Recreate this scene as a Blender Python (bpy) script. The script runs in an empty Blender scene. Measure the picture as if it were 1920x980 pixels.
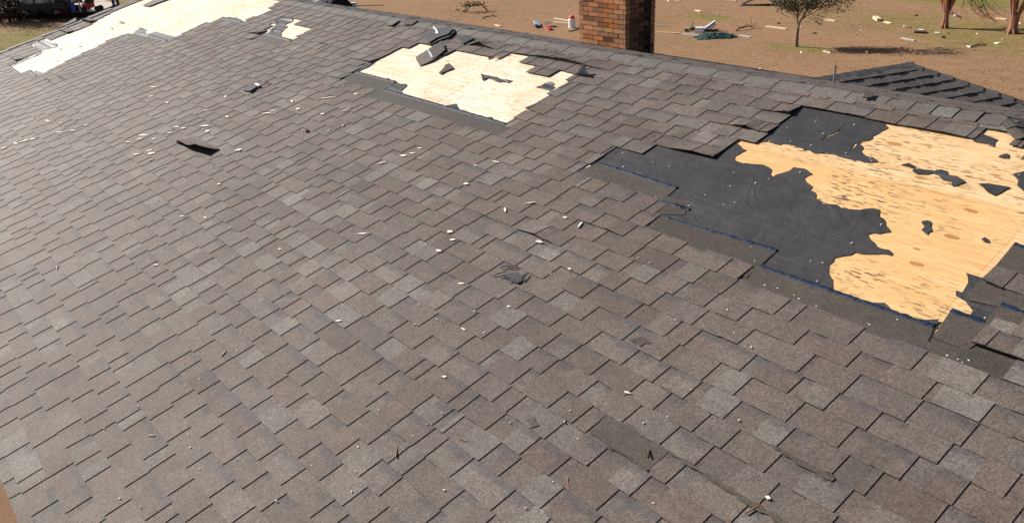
import bpy, bmesh, math, random
from mathutils import Vector, Matrix, noise
from mathutils.geometry import tessellate_polygon
random.seed(7)
R_ = math.radians
sc = bpy.context.scene
# ------------------------------------------------------------------ camera, sky, sun
F, PITCH, YAW, ROLL, TH = 1538.43, 0.437592, 2.471039, -0.054737, 0.244059
HN, HC = 2.8, 5.5                      # camera height over the roof plane / over the ground
fw = Vector((math.cos(PITCH)*math.cos(YAW), math.cos(PITCH)*math.sin(YAW), -math.sin(PITCH)))
rt = Vector((math.sin(YAW), -math.cos(YAW), 0)); up0 = rt.cross(fw)
cr = rt*math.cos(ROLL)+up0*math.sin(ROLL); cu = -rt*math.sin(ROLL)+up0*math.cos(ROLL)
CAM = Vector((0, 0, HC))
cd = bpy.data.cameras.new('camera'); cam = bpy.data.objects.new('camera', cd); sc.collection.objects.link(cam)
M3 = Matrix((cr, cu, -fw)).transposed()
cam.matrix_world = Matrix.Translation(CAM) @ M3.to_4x4()
cd.sensor_width = 36; cd.lens = F/1920*36; cd.clip_start = .05; cd.clip_end = 5000
sc.camera = cam
SUN_EL, SUN_AZ = R_(34), R_(19)        # light travels towards +x and a little +y
L = Vector((math.cos(SUN_EL)*math.cos(SUN_AZ), math.cos(SUN_EL)*math.sin(SUN_AZ), -math.sin(SUN_EL)))
w = bpy.data.worlds.new('World'); sc.world = w; w.use_nodes = True
nt = w.node_tree; bg = nt.nodes['Background']
sky = nt.nodes.new('ShaderNodeTexSky'); sky.sky_type = 'NISHITA'; sky.sun_disc = False
sky.sun_elevation = SUN_EL
S = -L
sky.sun_rotation = math.atan2(S.x, S.y)
nt.links.new(sky.outputs[0], bg.inputs[0]); bg.inputs[1].default_value = .05
sd = bpy.data.lights.new('sun', 'SUN'); sd.energy = 5.0; sd.angle = R_(.55); sd.color = (1, .94, .86)
so = bpy.data.objects.new('sun', sd); sc.collection.objects.link(so)
so.rotation_euler = L.to_track_quat('-Z', 'Y').to_euler(); so.location = (-20, -10, 20)
sc.view_settings.view_transform = 'Standard'; sc.view_settings.look = 'None'
sc.view_settings.exposure = .66; sc.view_settings.gamma = 1
sc.view_settings.use_curve_mapping = False

# ------------------------------------------------------------------ frames
UX = Vector((1, 0, 0)); US = Vector((0, math.cos(TH), math.sin(TH))); UN = Vector((0, -math.sin(TH), math.cos(TH)))
RO = CAM - UN*HN
def wav(x, s):                          # a slight waviness of the old deck
    return .010*noise.noise(Vector((x*.45, s*.6, 3.1)))+.004*noise.noise(Vector((x*1.9, s*2.1, 8.7)))
def RP(x, s, n=0): return RO+UX*x+US*s+UN*(n+wav(x, s))
def ray(px, py): return cr*((px-960)/F)-cu*((py-490)/F)+fw
def rp(px, py):
    d = ray(px, py); t = -HN/d.dot(UN); X = d*t
    return X.x, X.dot(US)
def gp(px, py, z=0):
    d = ray(px, py); X = CAM+d*((HC-z)/-d.z); return Vector((X.x, X.y, z))
EXP = .05112*HN; S0 = .39186*HN
SE, SR = S0-12.42*EXP, 1.778*HN         # eave, ridge
XL = -5.98*HN                           # gable rake
HIPX = -.69*HN
def xhip(s): return HIPX+(SR-s)*.97

# ------------------------------------------------------------------ helpers
def link(o): sc.collection.objects.link(o)
BASE = {}
class MB:
    def __init__(self): self.v=[]; self.f=[]; self.col=[]; self.uv=[]
    def face(self, pts, col=(.5,1,0,1), uv=None):
        i=len(self.v); self.v += [Vector(p) for p in pts]; self.f.append(tuple(range(i,i+len(pts))))
        self.col.append(col); self.uv.append(uv or [(0,.3)]*len(pts))
    def hexa(self, b, t, col=(.5,1,0,1), skip=()):
        """b, t: four bottom and four top points, counter-clockwise seen from above"""
        if 't' not in skip: self.face(t, col)
        if 'b' not in skip: self.face(b[::-1], col)
        for i in range(4):
            if i in skip: continue
            j=(i+1)%4; self.face([b[i],b[j],t[j],t[i]], col)
    def box(self, c, ax, ay, az, col=(.5,1,0,1)):
        c=Vector(c); ax,ay,az=Vector(ax),Vector(ay),Vector(az)
        b=[c-ax-ay-az,c+ax-ay-az,c+ax+ay-az,c-ax+ay-az]; t=[p+az*2 for p in b]
        self.hexa(b,t,col)
    def tube(self, pts, rad, seg=6, col=(.5,1,0,1), cap=True):
        rings=[]; pts=[Vector(p) for p in pts]
        for i,p in enumerate(pts):
            d=(pts[min(i+1,len(pts)-1)]-pts[max(i-1,0)]).normalized()
            a=d.orthogonal().normalized() if i==0 else (rings[-1][1]-d*rings[-1][1].dot(d)).normalized()
            b=d.cross(a); r=rad[i] if hasattr(rad,'__len__') else rad
            rings.append(([p+(a*math.cos(k*math.tau/seg)+b*math.sin(k*math.tau/seg))*r for k in range(seg)],a))
        off=len(self.v)
        for rg,_ in rings: self.v+=rg
        for i in range(len(rings)-1):
            for k in range(seg):
                k2=(k+1)%seg
                self.f.append((off+i*seg+k,off+i*seg+k2,off+(i+1)*seg+k2,off+(i+1)*seg+k)); self.col.append(col); self.uv.append([(0,.3)]*4)
        if cap:
            self.f.append(tuple(off+k for k in range(seg))[::-1]); self.col.append(col); self.uv.append([(0,.3)]*seg)
            e=off+(len(rings)-1)*seg
            self.f.append(tuple(e+k for k in range(seg))); self.col.append(col); self.uv.append([(0,.3)]*seg)
    def prism(self, loops, top, bot, col=(.5,1,0,1)):
        """loops: outer 2D loop and holes; top/bot: functions (x, y) -> point"""
        tris=tessellate_polygon([[Vector((a,b,0)) for a,b in lp] for lp in loops])
        flat=[q for lp in loops for q in lp]
        for t in tris:
            A,B,C=[flat[i] for i in t]
            ar=(B[0]-A[0])*(C[1]-A[1])-(B[1]-A[1])*(C[0]-A[0])
            q=[A,B,C] if ar>0 else [A,C,B]
            self.face([top(*p) for p in q],col,[(p[0],p[1]) for p in q])
        for lp in loops:
            for i in range(len(lp)):
                a,b=lp[i],lp[(i+1)%len(lp)]
                self.face([bot(*a),bot(*b),top(*b),top(*a)],col,[(a[0],a[1]),(b[0],b[1])]*2)
    def build(self, name, m, parent=None, loc=None, smooth=False):
        base = BASE[parent] if parent else Vector(loc) if loc is not None else Vector((0,0,0))
        me=bpy.data.meshes.new(name); me.from_pydata([p-base for p in self.v],[],self.f)
        a=me.attributes.new('tone','FLOAT_COLOR','FACE')
        a.data.foreach_set('color',[c for cc in self.col for c in cc])
        u=me.uv_layers.new(name='UVMap'); u.data.foreach_set('uv',[c for q in self.uv for ab in q for c in ab])
        if smooth: me.shade_smooth()
        me.materials.append(m)
        o=bpy.data.objects.new(name,me); link(o)
        if parent: o.parent=parent; BASE[o]=base
        else: o.location=base; BASE[o]=base
        return o
def weld(o, d=.0005):
    bm=bmesh.new(); bm.from_mesh(o.data); bmesh.ops.remove_doubles(bm,verts=bm.verts,dist=d)
    bmesh.ops.recalc_face_normals(bm,faces=bm.faces); bm.to_mesh(o.data); bm.free()
def tag(o,label=None,cat=None,group=None,kind=None):
    if label: o['label']=label
    if cat: o['category']=cat
    if group: o['group']=group
    if kind: o['kind']=kind
    return o
def thing(name,label,cat,loc,group=None):
    o=bpy.data.objects.new(name,None); o.empty_display_size=.2; link(o); o.location=loc; BASE[o]=Vector(loc)
    return tag(o,label,cat,group)

# ------------------------------------------------------------------ materials
class NT:
    def __init__(self,name):
        self.m=bpy.data.materials.new(name); self.m.use_nodes=True; self.t=self.m.node_tree
        self.b=self.t.nodes['Principled BSDF']; self.g=self.t.nodes.new('ShaderNodeNewGeometry')
    def n(self,ty,**k):
        x=self.t.nodes.new(ty)
        for a,b in k.items(): setattr(x,a,b)
        return x
    def l(self,a,b): self.t.links.new(a,b)
    def set(self,sock,v):
        if hasattr(v,'is_output') or hasattr(v,'links'): self.l(v,sock)
        else: sock.default_value=v
    def math(self,op,a,b=0.,c=None,clamp=False):
        x=self.n('ShaderNodeMath',operation=op,use_clamp=clamp); self.set(x.inputs[0],a); self.set(x.inputs[1],b)
        if c is not None: self.set(x.inputs[2],c)
        return x.outputs[0]
    def mix(self,f,a,b,mode='MIX'):
        x=self.n('ShaderNodeMix',data_type='RGBA',blend_type=mode); self.set(x.inputs[0],f)
        for i,v in ((6,a),(7,b)): self.set(x.inputs[i],v if not isinstance(v,tuple) else (v+(1,))[:4])
        return x.outputs[2]
    def pos(self,scale=(1,1,1)):
        x=self.n('ShaderNodeVectorMath',operation='MULTIPLY'); self.l(self.g.outputs['Position'],x.inputs[0]); x.inputs[1].default_value=scale
        return x.outputs[0]
    def noise(self,vec,scale,detail=3,rough=.55,dist=0):
        x=self.n('ShaderNodeTexNoise'); self.l(vec,x.inputs['Vector']); x.inputs['Scale'].default_value=scale
        x.inputs['Detail'].default_value=detail; x.inputs['Roughness'].default_value=rough; x.inputs['Distortion'].default_value=dist
        return x.outputs[0]
    def vor(self,vec,scale,feature='F1',rnd=1):
        x=self.n('ShaderNodeTexVoronoi',feature=feature); self.l(vec,x.inputs['Vector']); x.inputs['Scale'].default_value=scale
        x.inputs['Randomness'].default_value=rnd
        return x
    def ramp(self,f,lo,hi,a=0.,b=1.):
        x=self.n('ShaderNodeMapRange',clamp=True); self.set(x.inputs[0],f); x.inputs[1].default_value=lo; x.inputs[2].default_value=hi
        x.inputs[3].default_value=a; x.inputs[4].default_value=b; return x.outputs[0]
    def attr(self,name='tone'):
        x=self.n('ShaderNodeAttribute',attribute_name=name); s=self.n('ShaderNodeSeparateColor'); self.l(x.outputs['Color'],s.inputs[0])
        return s.outputs
    def uv(self):
        x=self.n('ShaderNodeUVMap'); s=self.n('ShaderNodeSeparateXYZ'); self.l(x.outputs[0],s.inputs[0]); return x.outputs[0],s.outputs
    def bump(self,h,strength=.3,dist=.01):
        x=self.n('ShaderNodeBump'); x.inputs['Strength'].default_value=strength; x.inputs['Distance'].default_value=dist
        self.l(h,x.inputs['Height']); self.l(x.outputs[0],self.b.inputs['Normal'])
    def done(self,col,rough=.8,spec=.3,metal=0.):
        self.set(self.b.inputs['Base Color'],col if not isinstance(col,tuple) else (col+(1,))[:4])
        self.set(self.b.inputs['Roughness'],rough); self.b.inputs['Specular IOR Level'].default_value=spec
        self.b.inputs['Metallic'].default_value=metal
        return self.m
def simple(name,col,rough=.7,spec=.3,metal=0.,var=.25,scale=30.,bump=0.):
    t=NT(name); nz=t.noise(t.pos(),scale,4,.6); f=t.ramp(nz,.25,.75,1-var,1+var)
    c=t.mix(1.,col,f,'MULTIPLY')
    if bump: t.bump(nz,bump,.01)
    return t.done(c,rough,spec,metal)
def shingle_mat(name,brown,gray,dark,head=False):
    t=NT(name); P=t.pos(); r,g,b=t.attr()[0:3]; uvv,uv=t.uv()
    base=t.mix(r,brown,gray)
    base=t.mix(1.,base,g,'MULTIPLY')
    # darker granule band woven into the upper part of some tabs
    wob=t.noise(P,14,3,.6)
    edge=t.math('ADD',uv[1],t.math('MULTIPLY',t.math('SUBTRACT',wob,.5),.55))
    band=t.math('MULTIPLY',t.ramp(edge,.62,.8),b)
    base=t.mix(t.math('MULTIPLY',band,.62),base,dark)
    # granules
    n1=t.noise(P,260,2,.7); n2=t.noise(P,90,3,.7); n3=t.noise(P,22,3,.6); n4=t.noise(P,1.3,4,.6); n5=t.noise(P,5,3,.6)
    k=t.math('MULTIPLY',t.ramp(n1,.3,.7,.48,1.52),t.ramp(n2,.3,.7,.52,1.48))
    k=t.math('MULTIPLY',k,t.ramp(n3,.3,.7,.86,1.14)); k=t.math('MULTIPLY',k,t.ramp(n4,.3,.7,.88,1.12)); k=t.math('MULTIPLY',k,t.ramp(n5,.3,.72,1.06,.92))
    base=t.mix(1.,base,k,'MULTIPLY')
    sm=t.noise(P,2.3,6,.7,.8); base=t.mix(t.ramp(sm,.62,.74,0,.42),base,(.045,.038,.032))
    v=t.vor(P,130); sp=t.ramp(v.outputs['Distance'],.0,.16,1,0)
    sel=t.n('ShaderNodeSeparateColor'); t.l(v.outputs['Color'],sel.inputs[0])
    spk=t.math('MULTIPLY',sp,t.math('GREATER_THAN',sel.outputs[0],.93))
    base=t.mix(t.math('MULTIPLY',spk,.55),base,(.42,.38,.34))
    t.bump(t.math('ADD',n1,n2),.35,.006)
    return t.done(base,.74,.36)
M={}
M['shingle']=shingle_mat('roof_shingle',(.109,.080,.066),(.124,.109,.096),(.066,.06,.062))
M['head']=shingle_mat('headlap',(.056,.045,.036),(.066,.055,.044),(.03,.028,.027))
M['cap']=shingle_mat('cap_shingle',(.105,.092,.083),(.128,.117,.108),(.066,.06,.062))
M['shed']=shingle_mat('shed_shingle',(.105,.086,.078),(.12,.108,.10),(.06,.055,.056))
def ply_mat():
    t=NT('plywood'); P=t.pos(); r,g,b=t.attr()[0:3]
    c=t.mix(r,(.67,.43,.20),(.80,.70,.565)); 
    st=t.noise(t.pos((1.1,16,16)),1.6,5,.62,1.2); c=t.mix(t.ramp(st,.42,.70,0,.9),c,t.mix(r,(.56,.285,.09),(.66,.46,.28)))
    st2=t.noise(t.pos((2.2,60,60)),2.,4,.6,.6); c=t.mix(1.,c,t.ramp(st2,.3,.7,.86,1.1),'MULTIPLY')
    big=t.noise(P,1.7,3,.6); c=t.mix(t.ramp(big,.50,.68,0,.6),c,t.mix(r,(.60,.36,.15),(.66,.46,.28)))
    # weathered dark flecks along the grain
    fl=t.noise(t.pos((10,54,54)),1.5,3,.5); msk=t.noise(P,2.3,2,.5)
    f=t.math('MULTIPLY',t.ramp(fl,.555,.61),t.ramp(msk,.38,.56,.15,1))
    c=t.mix(t.math('MULTIPLY',f,t.mix(r,(.95,.95,.95),(.32,.32,.32))),c,(.065,.042,.028))
    # knots
    wob=t.n('ShaderNodeTexNoise'); t.l(P,wob.inputs['Vector']); wob.inputs['Scale'].default_value=7
    wv=t.n('ShaderNodeVectorMath',operation='MULTIPLY_ADD'); t.l(wob.outputs['Color'],wv.inputs[0]); wv.inputs[1].default_value=(.16,.16,0); t.l(t.pos((2.6,6.4,0)),wv.inputs[2])
    kv=t.vor(wv.outputs[0],1.0); kv.voronoi_dimensions='2D'; sz=t.n('ShaderNodeSeparateColor'); t.l(kv.outputs['Color'],sz.inputs[0])
    kd=t.math('DIVIDE',kv.outputs['Distance'],t.ramp(sz.outputs[0],.45,1.,.02,.15))
    pres=t.math('GREATER_THAN',sz.outputs[0],.5)
    halo=t.math('MULTIPLY',t.ramp(kd,.8,2.6,.55,0),pres); c=t.mix(halo,c,t.mix(r,(.62,.33,.10),(.78,.56,.34)))
    kn=t.math('MULTIPLY',t.ramp(kd,.6,1.,.85,0),pres); c=t.mix(t.math('MULTIPLY',kn,t.mix(r,(1,1,1),(.5,.5,.5))),c,(.33,.15,.06))
    ring=t.math('MULTIPLY',t.ramp(t.math('ABSOLUTE',t.math('SUBTRACT',kd,.85)),.0,.28,1,0),pres); c=t.mix(t.math('MULTIPLY',ring,t.mix(r,(.7,.7,.7),(.25,.25,.25))),c,(.17,.07,.03))
    t.bump(st2,.12,.004)
    return t.done(c,.62,.35)
M['ply']=ply_mat()
def felt_mat():
    t=NT('felt'); P=t.pos(); n=t.noise(P,5,4,.6); n2=t.noise(t.pos((1,12,12)),1.2,3,.6); n3=t.noise(P,150,2,.6)
    c=t.mix(t.ramp(n,.3,.7),(.026,.024,.024),(.047,.044,.044)); 
    # faint chalk lines printed along the roll
    x,s=t.uv()[1][0:2]
    ln=t.math('ABSOLUTE',t.math('SUBTRACT',t.math('FRACT',t.math('MULTIPLY',s,4.3)),.5))
    li=t.math('MULTIPLY',t.ramp(ln,.0,.012,1,0),t.ramp(t.noise(P,1.5,3,.6),.45,.6)); c=t.mix(t.math('MULTIPLY',li,.2),c,(.16,.155,.15))
    c=t.mix(t.ramp(n2,.62,.75,0,.18),c,(.085,.08,.08))
    t.bump(t.math('ADD',t.noise(P,3.6,5,.6,1.6),t.math('MULTIPLY',n3,.05)),.42,.026)
    return t.done(c,.52,.5)
M['felt']=felt_mat()
def seal_mat():
    t=NT('sealant'); P=t.pos(); n=t.noise(P,45,4,.65); n2=t.noise(P,9,3,.6)
    c=t.mix(t.ramp(n,.4,.65),(.004,.008,.018),(.014,.036,.085)); t.bump(n,.5,.01)
    c=t.mix(t.ramp(t.noise(P,28,2,.5),.74,.78),c,(.45,.48,.52))
    return t.done(c,.55,.16)
M['seal']=seal_mat()
def ground_mat():
    t=NT('dry_lawn'); P=t.pos()
    n1=t.noise(P,.28,6,.66); n2=t.noise(P,2.2,5,.65); n3=t.noise(P,20,6,.75); n4=t.noise(P,60,3,.7)
    c=t.mix(t.ramp(n1,.3,.7),(.295,.163,.086),(.205,.118,.064))
    c=t.mix(t.ramp(n2,.35,.7,0,.7),c,(.30,.195,.112))
    c=t.mix(t.ramp(n3,.5,.8,0,.35),c,(.19,.115,.06))
    n6=t.noise(P,5.5,4,.7); dd_=t.n('ShaderNodeVectorMath',operation='DISTANCE'); t.l(P,dd_.inputs[0]); dd_.inputs[1].default_value=DIRT
    c=t.mix(t.ramp(t.math('ADD',dd_.outputs['Value'],t.math('MULTIPLY',n6,.8)),1.2,4.2,.85,0),c,(.185,.120,.078))
    gm=None
    for cx,cy,rx,ry,a in SPOTS:
        v=t.n('ShaderNodeVectorMath',operation='SUBTRACT'); t.l(P,v.inputs[0]); v.inputs[1].default_value=(cx,cy,0)
        w2=t.n('ShaderNodeVectorMath',operation='MULTIPLY'); t.l(v.outputs[0],w2.inputs[0]); w2.inputs[1].default_value=(1/rx,1/ry,0)
        ln=t.n('ShaderNodeVectorMath',operation='LENGTH'); t.l(w2.outputs[0],ln.inputs[0])
        e=t.math('ADD',ln.outputs['Value'],t.math('MULTIPLY',t.math('SUBTRACT',n2,.5),1.3))
        q=t.ramp(e,.45,1.1,a,0); gm=q if gm is None else t.math('MAXIMUM',gm,q)
    gn=t.math('MULTIPLY',t.ramp(n3,.35,.65,.7,1.1),t.ramp(n6,.36,.62,.35,1.2)); gm=t.math('MULTIPLY',gm,gn,clamp=True)
    c=t.mix(gm,c,t.mix(t.ramp(n2,.4,.6),(.115,.140,.022),(.19,.165,.040)))
    c=t.mix(1.,c,t.ramp(n4,.3,.7,.8,1.2),'MULTIPLY'); c=t.mix(1.,c,t.ramp(n3,.3,.7,.8,1.2),'MULTIPLY')
    t.bump(t.math('ADD',n3,t.math('MULTIPLY',n4,.5)),.22,.04)
    return t.done(c,.95,.1)
def spot(px,py,rx,ry,a):
    q=gp(px,py); return (q.x,q.y,rx,ry,a)
SPOTS=[spot(1328,33,1.5,.7,1.0),spot(1493,90,1.5,.8,.75),spot(40,78,5,4,.85),spot(0,90,6,5,.9),spot(1790,48,5,2.2,.55),spot(1900,72,4,3,.65),spot(1830,4,7,1.6,1.),spot(1930,10,6,2.,1.),spot(1640,35,5,3,.25),spot(200,-2,6,3,.6),spot(250,6,5,3,.4)]
DIRT=tuple(gp(5,930)); M['ground']=ground_mat()
def brick_mat():
    t=NT('chimney_brick'); P=t.pos(); r,g,b=t.attr()[0:3]
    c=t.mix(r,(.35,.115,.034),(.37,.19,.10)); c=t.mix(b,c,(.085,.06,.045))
    c=t.mix(1.,c,g,'MULTIPLY'); n=t.noise(P,60,4,.7); n2=t.noise(P,6,3,.6)
    c=t.mix(1.,c,t.ramp(n,.25,.75,.72,1.28),'MULTIPLY'); c=t.mix(t.ramp(n2,.5,.75,0,.45),c,(.14,.075,.045)); t.bump(n,.4,.01)
    return t.done(c,.88,.2)
M['brick']=brick_mat()
M['mortar']=simple('mortar',(.10,.075,.06),.95,.1,var=.3,scale=40)
M['concrete']=simple('concrete',(.47,.40,.34),.9,.2,var=.16,scale=3,bump=.2)
M['wood']=simple('pale_lumber',(.66,.50,.33),.7,.25,var=.2,scale=14,bump=.2)
M['chip']=simple('splinter_wood',(.80,.70,.58),.7,.25,var=.2,scale=40)
M['straw']=simple('pine_straw',(.36,.17,.08),.8,.2)
M['oldwood']=simple('weathered_lumber',(.42,.38,.34),.85,.2,var=.25,scale=14)
M['darkwood']=simple('dark_wood',(.07,.05,.035),.9,.15,var=.35,scale=14)
M['wall']=simple('brick_wall',(.33,.17,.10),.9,.2,var=.25,scale=9,bump=.3)
M['trim']=simple('white_trim',(.72,.70,.66),.6,.3,var=.08,scale=6)
M['steel']=simple('galvanised_steel',(.30,.30,.31),.45,.5,.6,var=.2,scale=20)
M['nail']=simple('roofing_nail',(.75,.75,.74),.35,.5,.3,var=.1)
M['bark']=simple('grey_bark',(.21,.155,.115),.9,.15,var=.4,scale=25,bump=.4)
M['redbark']=simple('cinnamon_bark',(.27,.125,.075),.75,.25,var=.4,scale=9,bump=.3)
M['twig']=simple('twig',(.085,.055,.04),.9,.15,var=.3,scale=20)
def leaf_mat(name,a,b):
    t=NT(name); r,g,bb=t.attr()[0:3]; c=t.mix(r,a,b); c=t.mix(1.,c,g,'MULTIPLY'); return t.done(c,.65,.3)
M['leaf']=leaf_mat('olive_leaf',(.065,.066,.028),(.15,.13,.065))
M['dryleaf']=leaf_mat('dry_leaf',(.018,.016,.011),(.045,.036,.025))
M['needle']=leaf_mat('fallen_foliage',(.05,.07,.02),(.12,.11,.04))
M['grass']=leaf_mat('dead_grass',(.30,.195,.105),(.24,.145,.07))
M['black']=simple('black_paint',(.012,.012,.013),.5,.4,var=.2)
M['rubber']=simple('rubber',(.018,.018,.018),.85,.2,var=.2)
M['blue']=simple('blue_plastic',(.012,.06,.33),.4,.5,var=.1)
M['red']=simple('red_paint',(.42,.022,.016),.45,.5,var=.15)
M['white']=simple('white_plastic',(.78,.78,.77),.5,.4,var=.08)
M['greymetal']=simple('grey_panel',(.40,.42,.45),.5,.5,var=.15)
M['bluegrey']=simple('blue_grey_plastic',(.28,.38,.50),.5,.4,var=.2)
M['tarp']=simple('dark_green_tarp',(.012,.038,.034),.5,.4,var=.5,scale=9,bump=.6)
M['blacksheet']=simple('black_sheet',(.010,.009,.010),.75,.2,var=.2)
M['jeans']=simple('denim',(.035,.075,.16),.9,.1,var=.2,scale=30)
M['jacket']=simple('dark_jacket',(.02,.025,.035),.9,.1,var=.2,scale=30)
M['skin']=simple('skin',(.50,.30,.21),.6,.3,var=.05)
M['hair']=simple('brown_hair',(.05,.03,.02),.7,.3,var=.2)

# ------------------------------------------------------------------ setting
g=MB(); g.face([(-1500,-1500,0),(1500,-1500,0),(1500,1500,0),(-1500,1500,0)])
tag(g.build('ground',M['ground']),kind='structure')
dw=[(-160,36),(0,35.5),(100,34),(186,32),(206,25),(222,18),(197,11),(172,5),(158,-1),(90,-10),(-160,-10)]
gpoly=[gp(*q) for q in dw]
g=MB(); g.prism([[(p.x,p.y) for p in gpoly]],lambda x,y:Vector((x,y,.30)),lambda x,y:Vector((x,y,.25)))
tag(g.build('driveway',M['concrete']),kind='structure')
g=MB(); g.prism([[(p.x,p.y) for p in gpoly]],lambda x,y:Vector((x,y,.247)),lambda x,y:Vector((x,y,-.1)))
tag(g.build('driveway_bank',simple('shaded_soil',(.045,.032,.022),.95,.1)),kind='structure')  # soil bank, with the shade of its near face put into the colour

# ------------------------------------------------------------------ house
HB=Vector((-8,2,0))
house=thing('house','single storey house with storm torn brown shingle roof and brick chimney','house',HB)
PX=lambda L:[rp(*q) for q in L]
OPEN={}
OPEN['A']=PX([(1085,318),(1100,333),(1130,342),(1167,353),(1194,362),(1230,375),(1250,381),(1206,433),(1280,454),(1378,487),(1400,507),(1387,526),(1431,543),(1469,559),(1509,575),(1541,585),(1577,599),(1620,615),(1776,678),(1839,701),(1872,714),(1901,684),(1814,652),(1836,626),(1880,640),(1895,623),(1860,606),(1878,573),(1930,592),(1960,560),(1868,524),(1842,525),(1872,493),(1960,525),(2040,440),(2020,380),(1931,303),(1895,252),(1850,250),(1805,254),(1772,258),(1700,243),(1620,225),(1495,206),(1426,263),(1390,254),(1369,275),(1350,287),(1342,296),(1312,289),(1287,293),(1247,276),(1200,282),(1158,273),(1114,304)])
OPEN['B']=PX([(640,150),(654,156),(677,162),(700,168),(693,184),(702,185),(740,195),(771,207),(812,217),(838,227),(868,237),(913,248),(945,251),(960,228),(968,219),(1012,191),(1035,173),(1065,156),(1070,144.5),(1009,134),(968,123),(984,111),(952,106),(924,104),(887,96.5),(868,93),(853,100),(837,100),(813,93),(777,86),(755,87),(718,107),(700,115),(667,133)])
OPEN['C']=PX([(17,125),(30,142),(50,150),(66,148),(82,137),(125,115),(160,98),(185,87),(200,77),(215,73),(233,64),(232,72),(312,82),(328,71),(373,48),(392,39),(400,41),(413,34),(448,46),(460,40),(468,34),(475,35),(492,27),(525,35),(525,29),(503,21),(507,14),(523,2),(560,-14),(700,-60),(420,-80),(300,-12),(217,20),(178,40),(163,50),(142,58),(113,68),(93,77),(80,74),(63,82),(73,97),(30,117)])
OPEN['D']=PX([(477,73),(512,85),(543,83),(548,76),(593,50),(551,41),(555,32),(530,30),(515,40),(500,56)])
FX0,FX1=-8.43,-7.68
def spans(s):
    out=[(FX0,FX1)] if S0+5*EXP<s<S0+6*EXP else []
    for P in OPEN.values():
        xs=[]
        for i in range(len(P)):
            (x0,a),(x1,b)=P[i],P[(i+1)%len(P)]
            if (a<=s)!=(b<=s): xs.append(x0+(x1-x0)*(s-a)/(b-a))
        xs.sort(); out+=[(xs[i],xs[i+1]) for i in range(0,len(xs)-1,2)]
    return out
def cut(a,b,sp):
    segs=[(a,b)]
    for u,v in sp:
        n=[]
        for p,q in segs:
            if v<=p or u>=q: n.append((p,q)); continue
            if u>p: n.append((p,u))
            if v<q: n.append((v,q))
        segs=n
    return [(p,q) for p,q in segs if q-p>.012]
# lifted butt edges: centre px, half width m, height m
LIFT=[((1050,121),.34,.035),((1010,116),.3,.02),((1383,250),.10,.030),((893,93),.09,.055),((915,88),.10,.025),((1880,672),.28,.018),((1560,212),.3,.008),
      ((160,44),.5,.05),((120,62),.4,.03),((30,120),.6,.03),((490,64),.25,.03),((1590,228),.4,.008),((1010,440),.12,.02),((1115,440),.1,.012),((1345,650),.12,.008),((700,112),.2,.015),((650,150),.2,.015),((100,150),.2,.02),((120,147),.25,.02)]
LIFT=[(rp(*c),w_,h_) for c,w_,h_ in LIFT]
for q_ in ((672,150),(735,160),(705,118),(1020,172),(985,205),(1225,385),(1300,300),(1440,250),(1480,215),(1840,520),(1815,560),(480,75),(560,70)): LIFT.append((rp(*q_),random.uniform(.08,.16),random.uniform(.012,.028)))
for _ in range(60): LIFT.append(((random.uniform(-16,1),random.uniform(SE,SR-.2)),random.uniform(.05,.16),random.uniform(.003,.010)))
def lift(x,s):
    h=0
    for (lx,ls),w_,hh in LIFT:
        if abs(s-ls)<EXP*.5: h=max(h,hh*math.exp(-((x-lx)/w_)**2))
    return h
sh=MB(); EDGE=(.3,.26,0,1)    # the cut asphalt edge of a shingle is dark
NB,NT_=.0050,.0042                       # base lamination and tooth thickness at the butt
def piece(x0,x1,s0,s1,lo,hi,thick,col,flare=0,jit=0):
    """one shingle tab: s0 butt edge, s1 top; lo/hi heights of the upper side at s0 and s1"""
    N=max(1,int((x1-x0)/.12)); xs=[x0+(x1-x0)*i/N for i in range(N+1)]
    ja=[random.gauss(0,.0012) for _ in xs]
    rowT=[];rowB=[];rowU=[]
    for i,x in enumerate(xs):
        fx=flare*(1 if i==0 else -1 if i==N else 0); h=lift(x,s0)
        sb=s0+jit+ja[i]+h*.25
        rowT.append(RP(x+fx,sb,lo+h)); rowB.append(RP(x+fx,sb,lo-thick+h*.85)); rowU.append(RP(x,s1,hi))
    v1=(s1-s0)/EXP
    for i in range(N):
        sh.face([rowT[i],rowT[i+1],rowU[i+1],rowU[i]],col,[(xs[i],0),(xs[i+1],0),(xs[i+1],v1),(xs[i],v1)])
        sh.face([rowB[i],rowB[i+1],rowT[i+1],rowT[i]],EDGE)
    sh.face([rowB[-1],rowU[-1]+UN*-.004,rowU[-1],rowT[-1]],EDGE)
    sh.face([rowU[0]+UN*-.004,rowB[0],rowT[0],rowU[0]],EDGE)
k=-13
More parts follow.
